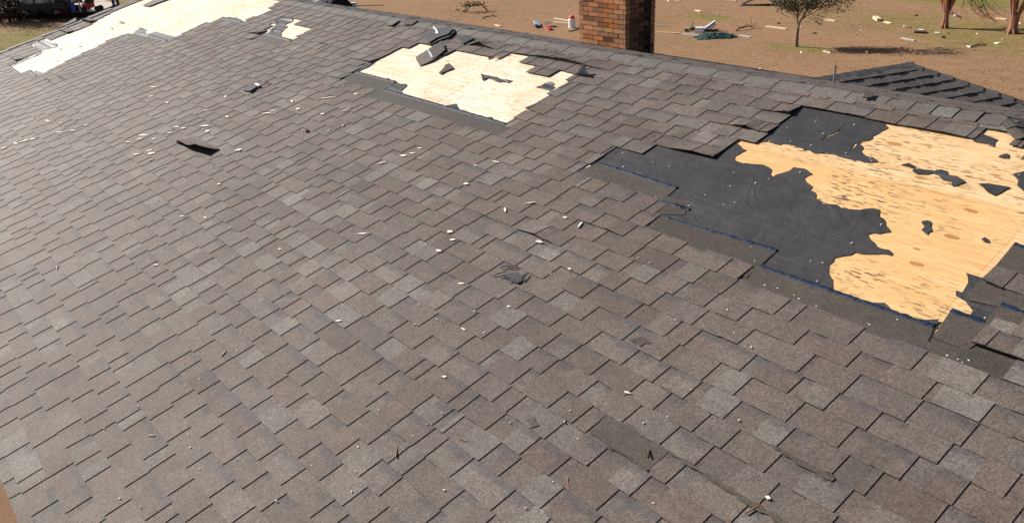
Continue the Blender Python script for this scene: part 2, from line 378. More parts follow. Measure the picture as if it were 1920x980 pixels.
while True:
    s0=S0+k*EXP
    if k==-13: s0=SE
    s1=S0+(k+1)*EXP
    if s0>SR-.03: break
    s1=min(s1,SR-.01)
    sp=spans((s0+s1)/2); xend=xhip((s0+s1)/2)
    x=XL+random.uniform(-.5,0); shingle_end=x; tone=.3
    jit0=random.gauss(0,.002)
    tooth=random.random()<.5
    while x<xend:
        if x>=shingle_end:
            shingle_end=x+1.0; tone=min(.75,max(0,random.gauss(.30,.16))); bright=random.gauss(1,.05); jit0=random.gauss(0,.0025)
        wd=random.uniform(.10,.22) if tooth else random.uniform(.05,.17)
        if random.random()<.08: wd=random.uniform(.02,.05)
        x1=min(x+wd,xend)
        gr_=random.random()<.13; t_=min(1,max(0,tone+random.gauss(0,.17)+(.6 if gr_ else 0))); br=bright*random.gauss(1,.06)+(.13 if gr_ else 0)
        bandf=1. if random.random()<(.30 if tooth else .5) else 0.
        col=(t_,br,bandf,1)
        for a,b in cut(max(x,XL),x1,sp):
            if tooth: piece(a,b,s0,s1+.006,NB+NT_,NB*.45+NT_,NB+NT_-.0035,col,flare=.003 if b-a>.04 else 0,jit=jit0+random.gauss(0,.0015))
            else: piece(a,b,s0,s1+.02,NB,NB*.40,NB-.0025,col,jit=jit0)
        # the base sheet runs on under every tooth
        x=x1; tooth=not tooth
    k+=1
sh.build('main_slope_shingles',M['shingle'],house)
# plywood deck as sheets
dk=MB(); sx0,ss0=-1.385,4.06
for i in range(-8,3):
    for j in range(-5,2):
        a0,b0=sx0+(i-1)*2.438+(1.219 if j%2 else 0),ss0+(j-1)*1.219
        if j%2==0: pass
        a=a0+.0006;b=a0+2.4374;c=b0+.0006;d=b0+1.2184
        a=max(a,XL+.02);c=max(c,SE+.02);d=min(d,SR-.02)
        if c>=d or a>=b: continue
        if a>=xhip(c): continue
        mx,ms=(a+b)/2,(c+d)/2
        tone=max(0,min(1,(-3.9-mx)/1.0))*.82+random.uniform(0,.18)
        NSEG=6
        for q in range(NSEG):
            for r in range(3):
                v0,v1=c+(d-c)*r/3,c+(d-c)*(r+1)/3; e0,e1=max(a,min(b,xhip(v0))),max(a,min(b,xhip(v1)))
                uu=lambda e,q_:a+(e-a)*q_/NSEG
                dk.face([RP(uu(e0,q),v0,-.008),RP(uu(e0,q+1),v0,-.008),RP(uu(e1,q+1),v1,-.008),RP(uu(e1,q),v1,-.008)],(tone,1,0,1))
        # sheet edges
        bc,bd=max(a,min(b,xhip(c))),max(a,min(b,xhip(d)))
        for (p,q) in (((a,c),(bc,c)),((bc,c),(bd,d)),((bd,d),(a,d)),((a,d),(a,c))):
            dk.face([RP(*p,-.02),RP(*q,-.02),RP(*q,-.008),RP(*p,-.008)],(tone,.5,0,1))
dk.build('plywood_deck',M['ply'],house)
dk=MB()
dk.hexa([RP(XL+.05,SE+.05,-.12),RP(xhip(SE),SE+.05,-.12),RP(xhip(SR)-.05,SR-.1,-.12),RP(XL+.05,SR-.1,-.12)],[RP(XL+.05,SE+.05,-.03),RP(xhip(SE)-.1,SE+.05,-.03),RP(xhip(SR)-.05,SR-.1,-.03),RP(XL+.05,SR-.1,-.03)])
dk.build('ceiling_board',M['oldwood'],house)

def jag(L,amp=.012,step=.05):
    out=[]
    for i in range(len(L)):
        a,b=Vector(L[i]),Vector(L[(i+1)%len(L)]); d=b-a; n=max(1,int(d.length/step)); pr=Vector((-d.y,d.x)).normalized() if d.length>1e-6 else Vector((0,0))
        for j in range(n):
            p=a+d*(j/n)+(pr*random.gauss(0,amp) if j else Vector((0,0)))
            out.append((p.x,p.y))
    return out
def flat(name,mat,pts,n=-.004,th=.0025,amp=.006,step=.05,px=True,holes=(),curl=.004,label=None,col=(.4,1,0,1)):
    P=PX(pts) if px else pts
    P=jag(P,amp,step) if amp else P
    loops=[P]+[jag(PX(h),.003,.03) for h in holes]
    hh={}
    def top(x,s):
        k_=(round(x,5),round(s,5))
        if k_ not in hh: hh[k_]=abs(random.gauss(0,curl))
        return RP(x,s,n+hh[k_])
    def bot(x,s): return RP(x,s,n-th+hh.get((round(x,5),round(s,5)),0)*.8)
    m=MB(); m.prism(loops,top,bot,col); o=m.build(name,mat,house)
    if label: o['label']=label
    return o
Z=lambda ox,oy,sc_,L:[(ox+a/sc_,oy+b/sc_) for a,b in L]
# felt over the right opening
feltA=[(1110,312),(1123,292),(1158,262),(1250,262),(1342,272),(1372,258),(1383,269),(1400,281),(1386,288),(1377,297),(1386,303),(1408,306.5),(1431,308),(1444,314),(1447,317),(1444,325),(1449,330),(1467.5,323),(1480,319),(1488,312.5),(1508,315),(1524,325),(1508,333),(1517.5,344),(1531,364),(1543,380.5),(1570,382),(1590,390.6),(1613,392),(1637,389),(1650,392),(1649,399),(1660,414),(1670.6,434),(1627,438),(1630,446),(1644,461),(1674,473),(1672,478),(1644,475),(1603,471),(1583,478),(1564.5,481.5),(1554,502),(1561,522),(1566,556),(1420,506),(1432,478),(1246,414),(1258,382),(1232,374),(1262,356)]
flat('underlayment',M['felt'],feltA,n=-.0045,amp=.010,step=.028,curl=.0006,th=.004)
feltB=[(1500,196),(1663,226),(1660,242),(1646,250),(1636,255),(1636,259),(1628,263),(1616,264),(1617.5,273),(1617.5,286),(1624,292),(1636,294),(1645,300),(1644,304),(1633,303),(1611,300),(1591,297),(1580,294.5),(1567.5,289),(1555,287),(1547,285),(1533,287),(1517.5,280.5),(1508,280.5),(1503,276.5),(1480,270),(1467.5,269),(1463,271),(1446,266),(1420,262)]
holeB=[Z(1380,200,6.4,[(1020,392),(1080,345),(1150,322),(1230,275),(1310,205),(1325,215),(1260,262),(1215,310),(1165,335),(1085,360),(1030,402)]),Z(1380,200,6.4,[(1375,510),(1420,440),(1460,430),(1440,465),(1400,500)])]
flat('underlayment',M['felt'],feltB,n=-.004,amp=.009,step=.028,holes=holeB,curl=.0006,th=.004)
for nm,pts in (('s1',Z(1620,300,6.4,[(440,55),(540,30),(610,70),(610,100),(830,120),(930,105),(1010,135),(990,180),(1120,205),(1215,260),(1080,315),(1045,290),(1060,255),(950,235),(895,180),(820,150),(770,170),(640,165),(580,130),(600,100),(500,70)])),
 ('s2',Z(1620,300,6.4,[(1370,280),(1480,285),(1600,295),(1760,330),(1700,350),(1620,405),(1570,425),(1480,380),(1420,310)])),
 ('s3',Z(1620,300,6.4,[(1790,165),(1990,120),(2040,400),(1910,370),(1840,310),(1850,240),(1800,200)])),
 ('s4',Z(1620,300,6.4,[(690,735),(760,720),(805,735),(800,800),(820,845),(770,865),(760,890),(735,870),(690,830),(730,790),(695,765)])),
 ('s5',Z(1620,300,6.4,[(1410,940),(1450,915),(1490,940),(1515,990),(1440,975)])),
 ('s6',Z(1620,180,6.4,[(1200,460),(1440,455),(1610,520),(1570,545),(1560,605),(1510,590),(1475,570),(1330,545)])),
 ('s7',Z(1620,180,6.4,[(1610,725),(1650,705),(1710,690),(1745,700),(1740,745),(1660,740)]))):
    flat('felt_scrap',M['felt'],pts,n=-.0045,amp=.002,step=.06,curl=.004)
flat('underlayment',M['felt'],Z(1620,450,6.4,[(1225,390),(1440,455),(1470,500),(1260,690),(1640,820),(1700,900),(1560,1000),(1440,980),(1270,900),(1305,840),(1260,780),(1200,720),(1100,660),(1105,600),(1180,625),(1250,510),(1245,440)]),n=-.0045,amp=.003,curl=.004)
flat('underlayment',M['felt'],Z(1620,450,6.4,[(-350,600),(-250,660),(-130,690),(0,722),(100,735),(250,745),(320,810),(480,900),(700,945),(900,955),(850,1040),(400,930),(0,790),(-340,660)]),n=-.0045,amp=.004,curl=.003)
# headlaps (dark upper halves of the courses left in place below the openings)
def headlap(pts,n=.0015,label=None,col=None,amp=.001): return flat('headlap',M['head'],pts,n=n,th=.006,amp=amp,step=.2 if amp<.002 else .04,curl=.0005,col=col or (random.random(),random.uniform(.85,1.1),0,1),label=label)
headlap([(1078,324),(1123,304),(1271,350),(1240,377),(1225,385),(1150,362)])
headlap([(1228,382),(1246,366),(1292,380),(1283,402),(1228,402)],n=.0005)
headlap([(1200,437),(1250,404),(1459,467),(1400,520),(1280,466)])
headlap([(1396,531),(1424,493),(1640,572),(1752,609),(1740,640),(1790,652),(1815,652),(1775,692),(1610,625),(1500,580)])
headlap([(1770,692),(1815,652),(1920,690),(1905,740)],n=.002)
headlap([(1748,632),(1786,578),(1848,602),(1838,640),(1812,656)],n=.0025)
headlap([(1806,562),(1842,521),(1940,552),(1935,595),(1876,577)],n=.004)
headlap([(1838,612),(1876,571),(1960,600),(1960,640),(1850,640)],n=.0035)
headlap([(1866,500),(1903,455),(1990,485),(1990,540)],n=.003)
headlap([(632,153),(670,134),(743,152),(690,192)])
headlap([(690,190),(722,166),(950,231),(968,221),(975,236),(935,258),(880,245),(800,220)])
headlap([(12,125),(20,123),(38,137),(58,130),(70,143),(84,137),(70,153),(30,150)],n=.001)
headlap([(470,75),(498,62),(548,74),(550,88),(512,90)])
headlap([(232,66),(240,63),(314,76),(322,84),(232,76)],n=.0005); headlap([(408,36),(418,31),(458,40),(470,50),(420,46)],n=.0005)
headlap([(1740,632),(1800,640),(1925,672),(1925,700),(1760,668)],n=-.003); headlap([(1750,640),(1790,600),(1990,660),(1990,720),(1800,700)],n=-.004); headlap([(1378,500),(1420,490),(1440,540),(1375,540)],n=-.003); headlap([(1172,442),(1230,392),(1300,415),(1290,462)],n=-.003)
# sealant strips
def seal(a,b,wd=.034,n=.004):
    (x0,s0),(x1,s1)=rp(*a),rp(*b); m=MB(); N=max(3,int(abs(x1-x0)/.02)); sec=5; rows=[]
    for i in range(N+1):
        f=i/N; x=x0+(x1-x0)*f; s=s0+(s1-s0)*f; ww=wd*(1+random.uniform(-.45,.30)); r=[]
        for j in range(sec):
            q=j/(sec-1)*2-1; r.append(RP(x,s+q*ww/2,n+(.0045*(1-q*q)*random.uniform(.5,1.4)) -(.004 if abs(q)==1 else 0)))
        rows.append(r)
    for i in range(N):
        for j in range(sec-1): m.face([rows[i][j],rows[i+1][j],rows[i+1][j+1],rows[i][j+1]])
    o=m.build('sealant_strip',M['seal'],house); weld(o); o.data.shade_smooth()
for a,b in (((1123,306),(1269,352)),((1240,377),(1278,387)),((1281,389),(1293,392)),((1250,408),(1456,469)),((1425,498),(1751,611)),((1782,583),(1846,604)),((1878,571),(1960,602)),((1902,458),(1960,480))): seal(a,b)
for a,b in (((669,136),(741,154)),((720,169),(948,233)),((676,124),(687,120)),((18,126),(36,138)),((52,132),(68,143)),((278,68),(312,77)),((415,35),(453,41)),((492,28),(528,33)),((497,64),(545,76)),((505,42),(520,44)),((505,56),(512,57)),((190,114),(205,109))): seal(a,b,.04)
# felt left round the far openings
def fl(pts,**k): return flat('underlayment',M['felt'],pts,n=-.0045,amp=.006,step=.06,curl=.004,**k)
fl([(664,134),(684,112),(703,116),(690,125),(675,132),(668,138)]); fl([(716,172),(728,160),(742,152),(750,157),(762,156.5),(763,160),(752,170),(757,177),(735,176)])
fl([(835,198),(856,194),(858,200),(861,203),(850,203)]); fl([(880,219),(900,221),(922,219),(925,223),(920,226),(935,232),(948,234),(900,224)])
fl([(916,112),(919,101),(940,100),(960,105),(936,106),(925,108)])
fl(Z(640,100,6.4,[(520,330),(525,305),(560,292),(585,310),(590,335),(560,345)]))
fl([(16,124),(22,119),(60,104),(74,96),(80,98),(60,108),(30,121),(24,124)]); fl([(62,82),(80,74),(95,80),(108,83),(105,88),(85,92),(72,97)])
fl([(234,66),(247,66),(252,60),(260,55),(262,52),(275,55),(272,61),(275,65),(290,60),(310,63),(330,70),(314,78),(278,70)])
fl([(415,35),(428,32),(445,33),(455,39),(454,43)]); fl([(518,28),(552,30),(548,41),(535,46),(540,50),(528,60),(526,68),(500,64),(512,52),(518,45),(506,42),(530,32)])
fl([(68,141),(60,132),(72,132),(80,138)])
def fscrap(pts,h=.004): return flat('felt_scrap',M['felt'],pts,n=-.0045,amp=.003,step=.05,curl=h)
fscrap(Z(840,100,6.4,[(390,250),(500,270),(640,310),(780,330),(730,355),(690,345),(600,345),(540,315),(480,300),(415,335),(410,290)]),.006)
fscrap(Z(840,100,6.4,[(1050,405),(1120,390),(1160,360),(1220,350),(1270,360),(1260,385),(1290,410),(1240,430),(1300,455),(1250,470),(1200,440),(1100,415)]),.004)
fscrap([(224,40),(233,41),(233,45),(224,44)]); fscrap([(206,52),(212,53),(210,55),(206,54)]); fscrap([(148,85),(154,86),(152,88),(148,87)]); fscrap([(111,90),(116,91),(114,93),(110,92)]); fscrap([(104,112),(108,112),(107,115),(104,114)])
# nails
def nail(px,py,r=.006,n=.001):
    x,s=rp(px,py); m=MB(); N=8
    t=[RP(x+r*math.cos(i*math.tau/N),s+r*math.sin(i*math.tau/N),n+.003) for i in range(N)]; b=[p-UN*.006 for p in t]
    m.face(t)
    for i in range(N): m.face([b[i],b[(i+1)%N],t[(i+1)%N],t[i]])
    m.build('nail',M['nail'],house)
for q in Z(1100,250,6.4,[(430,232),(795,350),(440,400),(990,395),(1765,470),(1420,735),(1720,630),(1775,822),(1640,845),(1225,865),(160,495),(503,617),(830,765)])+Z(1380,200,6.4,[(960,172),(615,250),(1420,222),(1045,327),(900,467),(655,422),(770,788),(392,868),(235,915),(1630,652),(1610,625),(1320,560),(400,418)])+Z(1400,450,6.4,[(1260,40),(768,250),(912,273),(845,490),(215,540),(368,577),(568,660),(625,705),(835,795),(670,808),(1383,718),(95,253),(50,82)])+Z(1620,550,6.4,[(62,372),(400,313),(738,357),(1450,297),(1590,427),(995,742),(1255,800),(1180,826),(1125,787)])+Z(1620,300,6.4,[(850,130),(205,778),(1860,187),(1385,283)]): nail(*q,r=random.uniform(.003,.0052))

# ridge cap, hip cap, rake strip
def cap_run(P0,P1,a_dir,b_dir,wa,wb,step,name,mat,parent,rise=.004,tonev=1.,lift_tail=.003):
    m=MB(); P0,P1=Vector(P0),Vector(P1); d=P1-P0; n=int(d.length/step); d.normalize(); nz=(a_dir+b_dir)*-1; nz.normalize()
    for i in range(n):
        col=(.5+(random.random()-.5)*tonev,random.gauss(1,.06*tonev),0,1); w1=wa+random.gauss(0,.004*tonev); w2=wb+random.gauss(0,.004)
        q0=P0+d*(i*step); q1=P0+d*((i+1)*step+.02)
        h0=.0105+abs(random.gauss(0,lift_tail)); h1=.0085 if tonev<.5 else .006
        A0,C0,B0=q0+a_dir*w1+nz*h0*1.1,q0+nz*(h0+rise),q0+b_dir*w2+nz*h0*1.1
        A1,C1,B1=q1+a_dir*w1+nz*h1,q1+nz*(h1+rise*.6),q1+b_dir*w2+nz*h1
        Am0=(A0+C0)/2+nz*.002; Am1=(A1+C1)/2+nz*.002
        m.face([A0,A1,Am1,Am0],col); m.face([Am0,Am1,C1,C0],col); m.face([C0,C1,B1,B0],col)
        e=nz*-.006
        m.face([A0+e,A0,Am0,Am0+e],col); m.face([Am0+e,Am0,C0,C0+e],col); m.face([C0+e,C0,B0,B0+e],col)
        m.face([A0,A0+e,A1+e,A1],col); m.face([B0+e,B0,B1,B1+e],col)
    return m.build(name,mat,parent)
UB=Vector((0,math.cos(TH),-math.sin(TH)))    # down the back slope
RPr=RO+US*SR
xr0=rp(523,4)[0]
cap_run(RPr+UX*(HIPX+.02),RPr+UX*(HIPX-.75),-US,UB,.125,.13,.145,'ridge_cap',M['cap'],house)
cap_run(RPr+UX*(HIPX-.73),RPr+UX*xr0,-US,UB,.125,.13,.29,'ridge_cap',M['cap'],house,lift_tail=.0004,tonev=.25)
# back slope
m=MB()
for i in range(36):
    a=i*EXP; b=(i+1)*EXP
    x=XL
    while x<HIPX+a*.97:
        x2=min(x+random.uniform(.15,.35),HIPX+a*.97+.02); col=(random.random()*.6,random.gauss(1,.06),0,1)
        h=.004 if random.random()<.5 else .009
        q=lambda xx,t,hh:RPr+UX*xx+UB*t+Vector((0,math.sin(TH),math.cos(TH)))*hh
        m.face([q(x2,b,h),q(x,b,h),q(x,a,h-.004),q(x2,a,h-.004)][::-1],col,[(0,0)]*4); m.face([q(x,b,h),q(x2,b,h),q(x2,b,0),q(x,b,0)],col)
        x=x2
m.build('back_slope_shingles',M['shingle'],house)
# right hip slope, facing +x
HD=Vector((1,0,-math.tan(TH))).normalized()
m=MB(); PT=RPr+UX*HIPX
for i in range(38):
    a,b=i*EXP,(i+1)*EXP
    q=lambda t,f,hh:PT+HD*t+Vector((0,1,0))*(f*t*math.cos(TH))+Vector((math.sin(TH),0,math.cos(TH)))*hh
    NS=max(2,int(a/.18))
    for j in range(NS):
        f0,f1=-1+2*j/NS,-1+2*(j+1)/NS; h=.004 if random.random()<.5 else .009; col=(random.random()*.6,random.gauss(1,.06),0,1)
        m.face([q(b,f0,h),q(b,f1,h),q(a,f1,h-.004),q(a,f0,h-.004)],col); m.face([q(b,f1,h),q(b,f0,h),q(b,f0,0),q(b,f1,0)],col)
m.build('hip_slope_shingles',M['shingle'],house)
hip0=RP(HIPX,SR,0); hip1=RP(xhip(SE),SE,0); hdv=(hip1-hip0).normalized()
perpA=-(UX-hdv*UX.dot(hdv)).normalized(); perpA=(perpA-UN*perpA.dot(UN)).normalized()
HNn=Vector((math.sin(TH),0,math.cos(TH))); pb=UX-hdv*UX.dot(hdv); pb=(pb-HNn*pb.dot(HNn)).normalized()
cap_run(hip1,hip0+hdv*1.45,perpA,pb,.045,.12,.145,'hip_cap',M['cap'],house)
cap_run(hip0+hdv*.30,hip0-hdv*.02,perpA,pb,.05,.14,.15,'torn_hip_cap',M['head'],house,rise=.012,lift_tail=.012)
# rake edge: metal drip and a lapped strip
m=MB()
for i in range(39):
    a=SE+i*(SR-SE)/39; b=SE+(i+1)*(SR-SE)/39
    if a>rp(217,20)[1]: 
        continue
    col=(random.random(),random.gauss(1.05,.06),0,1); hh=.018+random.uniform(0,.008)
    m.hexa([RP(XL-.03,a,-.0),RP(XL+.14,a,.0),RP(XL+.14,b,.0),RP(XL-.03,b,.0)],[RP(XL-.03,a,hh),RP(XL+.14,a,hh),RP(XL+.14,b,hh-.006),RP(XL-.03,b,hh-.006)],col)
m.build('rake_strip',M['cap'],house)
m=MB(); m.hexa([RP(XL-.035,SE,-.16),RP(XL-.012,SE,-.16),RP(XL-.012,SR,-.16),RP(XL-.035,SR,-.16)],[RP(XL-.035,SE,-.001),RP(XL-.012,SE,-.001),RP(XL-.012,SR,-.001),RP(XL-.035,SR,-.001)]); m.build('rake_board',M['trim'],house)
xe=xhip(SE)
m=MB(); m.hexa([RP(XL,SE+.01,-.17),RP(xe,SE+.01,-.17),RP(xe,SE+.035,-.17),RP(XL,SE+.035,-.17)],[RP(XL,SE+.01,-.022),RP(xe,SE+.01,-.022),RP(xe,SE+.035,-.022),RP(XL,SE+.035,-.022)]); m.build('fascia_board',M['trim'],house)
# walls
yF=RP(0,SE,0).y+.45; zE=RP(0,SE,0).z-.2; yR=RPr.y; zR=RPr.z; yB=2*yR-yF; xW0=XL+.3; xW1=xe-.5
for nm,c,a,b in (('front_wall',((xW0+xW1)/2,yF,zE/2),(xW1-xW0)/2,.1),('back_wall',((xW0+xW1)/2,yB,zE/2),(xW1-xW0)/2,.1)):
    m=MB(); m.box(c,(a,0,0),(0,b,0),(0,0,zE/2)); m.build(nm,M['wall'],house)
m=MB(); m.box((xW1-.1,(yF+yB)/2,zE/2),(.1,0,0),(0,(yB-yF)/2-.1,0),(0,0,zE/2)); m.build('side_wall',M['wall'],house)
m=MB(); gl=[(yF+.1,0),(yB-.1,0),(yB-.1,zE),(yR,zR-.25),(yF+.1,zE)]
m.prism([gl],lambda y,z:Vector((xW0,y,z)),lambda y,z:Vector((xW0+.2,y,z))); m.build('gable_wall',M['wall'],house)

# chimney
K=CAM+ray(1172,102).normalized()*12.3
kb=K.z-1.0; ht=2.25; lx,ly=.945,.63
BH,BL,BW,G=.0572,.194,.092,.010
kx,ky=K.x,K.y
chm=MB(); chm.box((kx-lx/2,ky+ly/2,kb+ht/2-.02),(lx/2-.012,0,0),(0,ly/2-.012,0),(0,0,ht/2-.01))
bm_=MB()
def bricks(P,du,length,out,shade_tone=0):
    z=kb; r=0
    while z<kb+ht-BH:
        x=-(BL+G)/2*(r%2)
        while x<length-.02:
            a=max(x,0); b=min(x+BL,length)
            if b-a>.02:
                hu=(random.random()**1.5,random.gauss(1,.30),random.uniform(.3,.6) if random.random()<.14 else 0,1)
                u=a/length
                if u<.10 or b/length>.9: hu=(.6+.4*random.random(),random.gauss(1,.18),.35 if random.random()<.4 else 0,1)
                if shade_tone:
                    w_=max(0,min(1,(u-.30)*3.2+random.gauss(0,.25))); hu=(hu[0]*.5+.4,hu[1]*(.45-.38*w_),max(hu[2],.8*w_),1)  # the side's shade is painted into its bricks, deeper away from the near corner
                pr=random.uniform(-.003,.003)
                c=P+du*((a+b)/2)+Vector((0,0,z+BH/2))-out*(.045-pr)
                bm_.box(c,du*((b-a)/2),out*.045,(0,0,BH/2),hu)
            x+=BL+G
        z+=BH+G; r+=1
bricks(Vector((kx-lx,ky,0)),Vector((1,0,0)),lx,Vector((0,-1,0)))
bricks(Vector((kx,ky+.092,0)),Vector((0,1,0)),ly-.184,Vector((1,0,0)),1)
bricks(Vector((kx-lx,ky+ly,0)),Vector((1,0,0)),lx,Vector((0,1,0)))
bricks(Vector((kx-lx,ky+.092,0)),Vector((0,1,0)),ly-.184,Vector((-1,0,0)))
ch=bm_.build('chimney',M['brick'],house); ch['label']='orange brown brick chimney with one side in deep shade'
chm.build('mortar',M['mortar'],ch)
m=MB(); m.box((kx-lx/2,ky+ly/2,kb+ht+.03),(lx/2+.05,0,0),(0,ly/2+.05,0),(0,0,.05)); m.build('chimney_crown',M['concrete'],ch)
# vent pipe
d=ray(1563,157); pb_=CAM+d*(9.3/d.length); pt=CAM+ray(1565.5,118)*(9.3/d.length); 
vp=Vector((pb_.x,pb_.y,0))
m=MB(); m.tube([(vp.x,vp.y,pb_.z-.5),(vp.x,vp.y,pt.z)],.011,10); m.build('vent_pipe',M['steel'],house)

# shingle tabs bent up by the wind (parts of the roof)
def flap(name,x0,x1,s0,s1,hf,mat,under=True,col=(.3,1,0,1),nx=10,ns=6,sx=None):
    m=MB(); th=.006
    def pt(i,j,lo=False):
        u,v=i/nx,j/ns; dx,ds,dn=hf(u,v)
        return RP(x0+(x1-x0)*u+dx,s0+(s1-s0)*v+ds,.016+dn-(th if lo else 0))
    for i in range(nx):
        for j in range(ns):
            m.face([pt(i,j),pt(i+1,j),pt(i+1,j+1),pt(i,j+1)],col,[(x0,.2)]*4)
            m.face([pt(i,j,1),pt(i,j+1,1),pt(i+1,j+1,1),pt(i+1,j,1)],(.2,.3,0,1))
    for i in range(nx): m.face([pt(i,0,1),pt(i+1,0,1),pt(i+1,0),pt(i,0)],col)
    for j in range(ns): m.face([pt(nx,j,1),pt(nx,j+1,1),pt(nx,j+1),pt(nx,j)],col); m.face([pt(0,j+1,1),pt(0,j,1),pt(0,j),pt(0,j+1)],col)
    o=m.build(name,mat,house); weld(o,.0001); return o
def smooth(t): t=max(0,min(1,t)); return t*t*(3-2*t)
FK=S0+5*EXP
o=flap('lifted_tab',FX0,FX1,FK,FK+EXP+.03,lambda u,v:(-.075*smooth((u-.5)*2)*(1-v)**1.5,.03*smooth((u-.4)*2)*(1-v),(1-v)**1.3*(.05*smooth(u*6)+.045*smooth((u-.45)*2))),M['shingle'],nx=16,ns=6)
o['label']='torn tab bent upward with a black gap beneath'
P=[(FX0-.05,FK-.004),(FX1+.02,FK-.004),(FX1+.02,FK+EXP),(FX0-.05,FK+EXP)]
flat('headlap',M['head'],P,n=.004,th=.004,amp=0,curl=.0004,px=False)
x_,s_=rp(1078,141); x2_,s2_=rp(1128,136)
def standing(u,v):
    tri=smooth(min(u/.30,(1-u)/.70)*1.05); return (.03*math.sin(v*2.5),.05*v*v*tri+.012*math.sin(u*7)*v,.08*v*max(0,tri)*(1+.15*math.sin(u*9)))
o=flap('curled_tab',x_,x2_,s_-.005,s_-.003,standing,M['blacksheet'],nx=14,ns=6)
o['label']='dark tab standing up on edge beside bare plywood'
# scraped patch in the lower right
headlap([(1140,778),(1197,811),(1254,846),(1244,858),(1223,874),(1217,884),(1160,845),(1106,810)],n=.0095,label='dark scraped patch where a tab has torn off',col=(.4,1.12,0,1),amp=.010)
for pts in ([(1250,848),(1262,850),(1372,915),(1478,982),(1466,984),(1362,922)],[(1440,833),(1452,836),(1512,868),(1566,897),(1560,903),(1505,876)],[(1182,640),(1205,633),(1222,645),(1200,652)],[(985,790),(1002,785),(1012,800),(996,806)]):
    flat('dirt_streak',M['head'],pts,n=.0118,th=.0015,amp=.006,step=.03,curl=.0008,col=(.5,1.1,0,1))
m=MB(); (xa,sa),(xb,sb)=rp(1108,813),rp(1216,884)
m.tube([RP(xa+(xb-xa)*i/8,sa+(sb-sa)*i/8+random.gauss(0,.003),.013) for i in range(9)],[.004+.002*random.random() for _ in range(9)],6); m.build('curled_felt_edge',M['head'],house)
# the small wound in the middle of the slope
flat('felt_scrap',M['felt'],Z(900,480,16,[(800,580),(1150,545),(1240,640),(1290,700),(1250,830),(1130,860),(900,720),(700,620)]),n=.014,amp=.001,curl=.001,th=.003)
seal(*Z(900,480,16,[(680,650),(1190,860)]),wd=.030,n=.016)
for L_ in ([(400,670),(560,600),(760,540),(900,440),(1180,420)],[(610,410),(740,385),(950,365),(1160,380)],[(1290,810),(1330,700)],[(1310,800),(1440,590)]):
    P=[rp(*q) for q in Z(900,480,16,L_)]; m=MB(); m.tube([RP(x,s,.015+.004*(i%2)) for i,(x,s) in enumerate(P)],.004,5); m.build('torn_edge',M['head'],house)

# ------------------------------------------------------------------ outbuilding behind the ridge
a_=R_(18); tw=R_(24); rd=Vector((math.sin(a_),math.cos(a_),0)); dn_=Vector((math.cos(a_),-math.sin(a_),0))
E0=CAM+Vector((-4.763,10.176,-2.3236))
shed=thing('outbuilding','low outbuilding with dark hipped shingle roof behind the ridge','building',(E0.x-1,E0.y-2,0))
dd=dn_*math.cos(tw)-Vector((0,0,math.sin(tw))); nn=dn_*math.sin(tw)+Vector((0,0,math.cos(tw)))
LEN=3.2; ROWS=17
m=MB()
for i in range(ROWS):
    a,b=i*EXP,(i+1)*EXP
    f0=-LEN; f1=b*math.cos(tw); f1a=a*math.cos(tw); x=f0; tooth=random.random()<.5
    # base layer
    q=lambda f,t,h:E0+rd*f+dd*t+nn*h
    while x<f1a:
        x2=min(x+random.uniform(.1,.25),f1a+.02); h=.021 if tooth else .015; col=(random.random()*.6,random.gauss(1,.06),0,1)
        so_=random.uniform(-.006,.006) if tooth else 0
        m.face([q(x,b+so_,h),q(x2,b+so_,h),q(x2,a,h-.014),q(x,a,h-.014)],col,[(x,0),(x2,0),(x2,1),(x,1)])
        m.face([q(x,b+so_,-.002),q(x2,b+so_,-.002),q(x2,b+so_,h),q(x,b+so_,h)],EDGE)
        m.face([q(x2,b+so_,-.002),q(x2,a,-.002),q(x2,a,h-.008),q(x2,b+so_,h)],col); m.face([q(x,a,-.002),q(x,b+so_,-.002),q(x,b+so_,h),q(x,a,h-.008)],col)
        x=x2; tooth=not tooth
    m.face([q(f1a,b,.011),q(f1,b,.011),q(f1a,a,.003)],col)
rf=m.build('roof',M['shed'],shed)
# far slopes
m=MB(); dm=-dn_*math.cos(tw)-Vector((0,0,math.sin(tw))); RL=ROWS*EXP; tr=RL*math.cos(tw)
m.face([E0-rd*LEN,E0,E0+rd*tr+dm*RL,E0-rd*LEN+dm*RL]); m.face([E0,E0+rd*tr+dd*RL,E0+rd*tr+dm*RL])
m.face([E0-rd*LEN+dd*RL,E0-rd*LEN,E0-rd*LEN+dm*RL]); m.build('far_slope',M['shed'],shed)
cap_run(E0+rd*.05,E0-rd*LEN,dd,dm,.12,.12,.145,'ridge_cap',M['cap'],shed,rise=.012,lift_tail=.001)
hv=(rd*1+dn_*1-Vector((0,0,math.tan(tw)))).normalized(); h2=rd*math.cos(tw)-Vector((0,0,math.sin(tw)))
pa=(-dd*0+(-rd)); pa=(pa-hv*pa.dot(hv)); pa=(pa-nn*pa.dot(nn)).normalized(); n2=rd*math.sin(tw)+Vector((0,0,math.cos(tw))); pb2=-dn_; pb2=pb2-hv*pb2.dot(hv); pb2=(pb2-n2*pb2.dot(n2)).normalized()
cap_run(E0+hv*RL*1.25,E0-hv*.03,pa,pb2,.11,.11,.18,'hip_cap',M['cap'],shed,rise=.012)
zb=E0.z-RL*math.sin(tw)-.05
m=MB(); cc=E0-rd*(LEN-tr)/2+rd*0; m.box(Vector((cc.x,cc.y,zb/2)),rd*((LEN+tr)/2-.3),dn_*(tr-.3),(0,0,zb/2)); m.build('wall',M['wall'],shed)

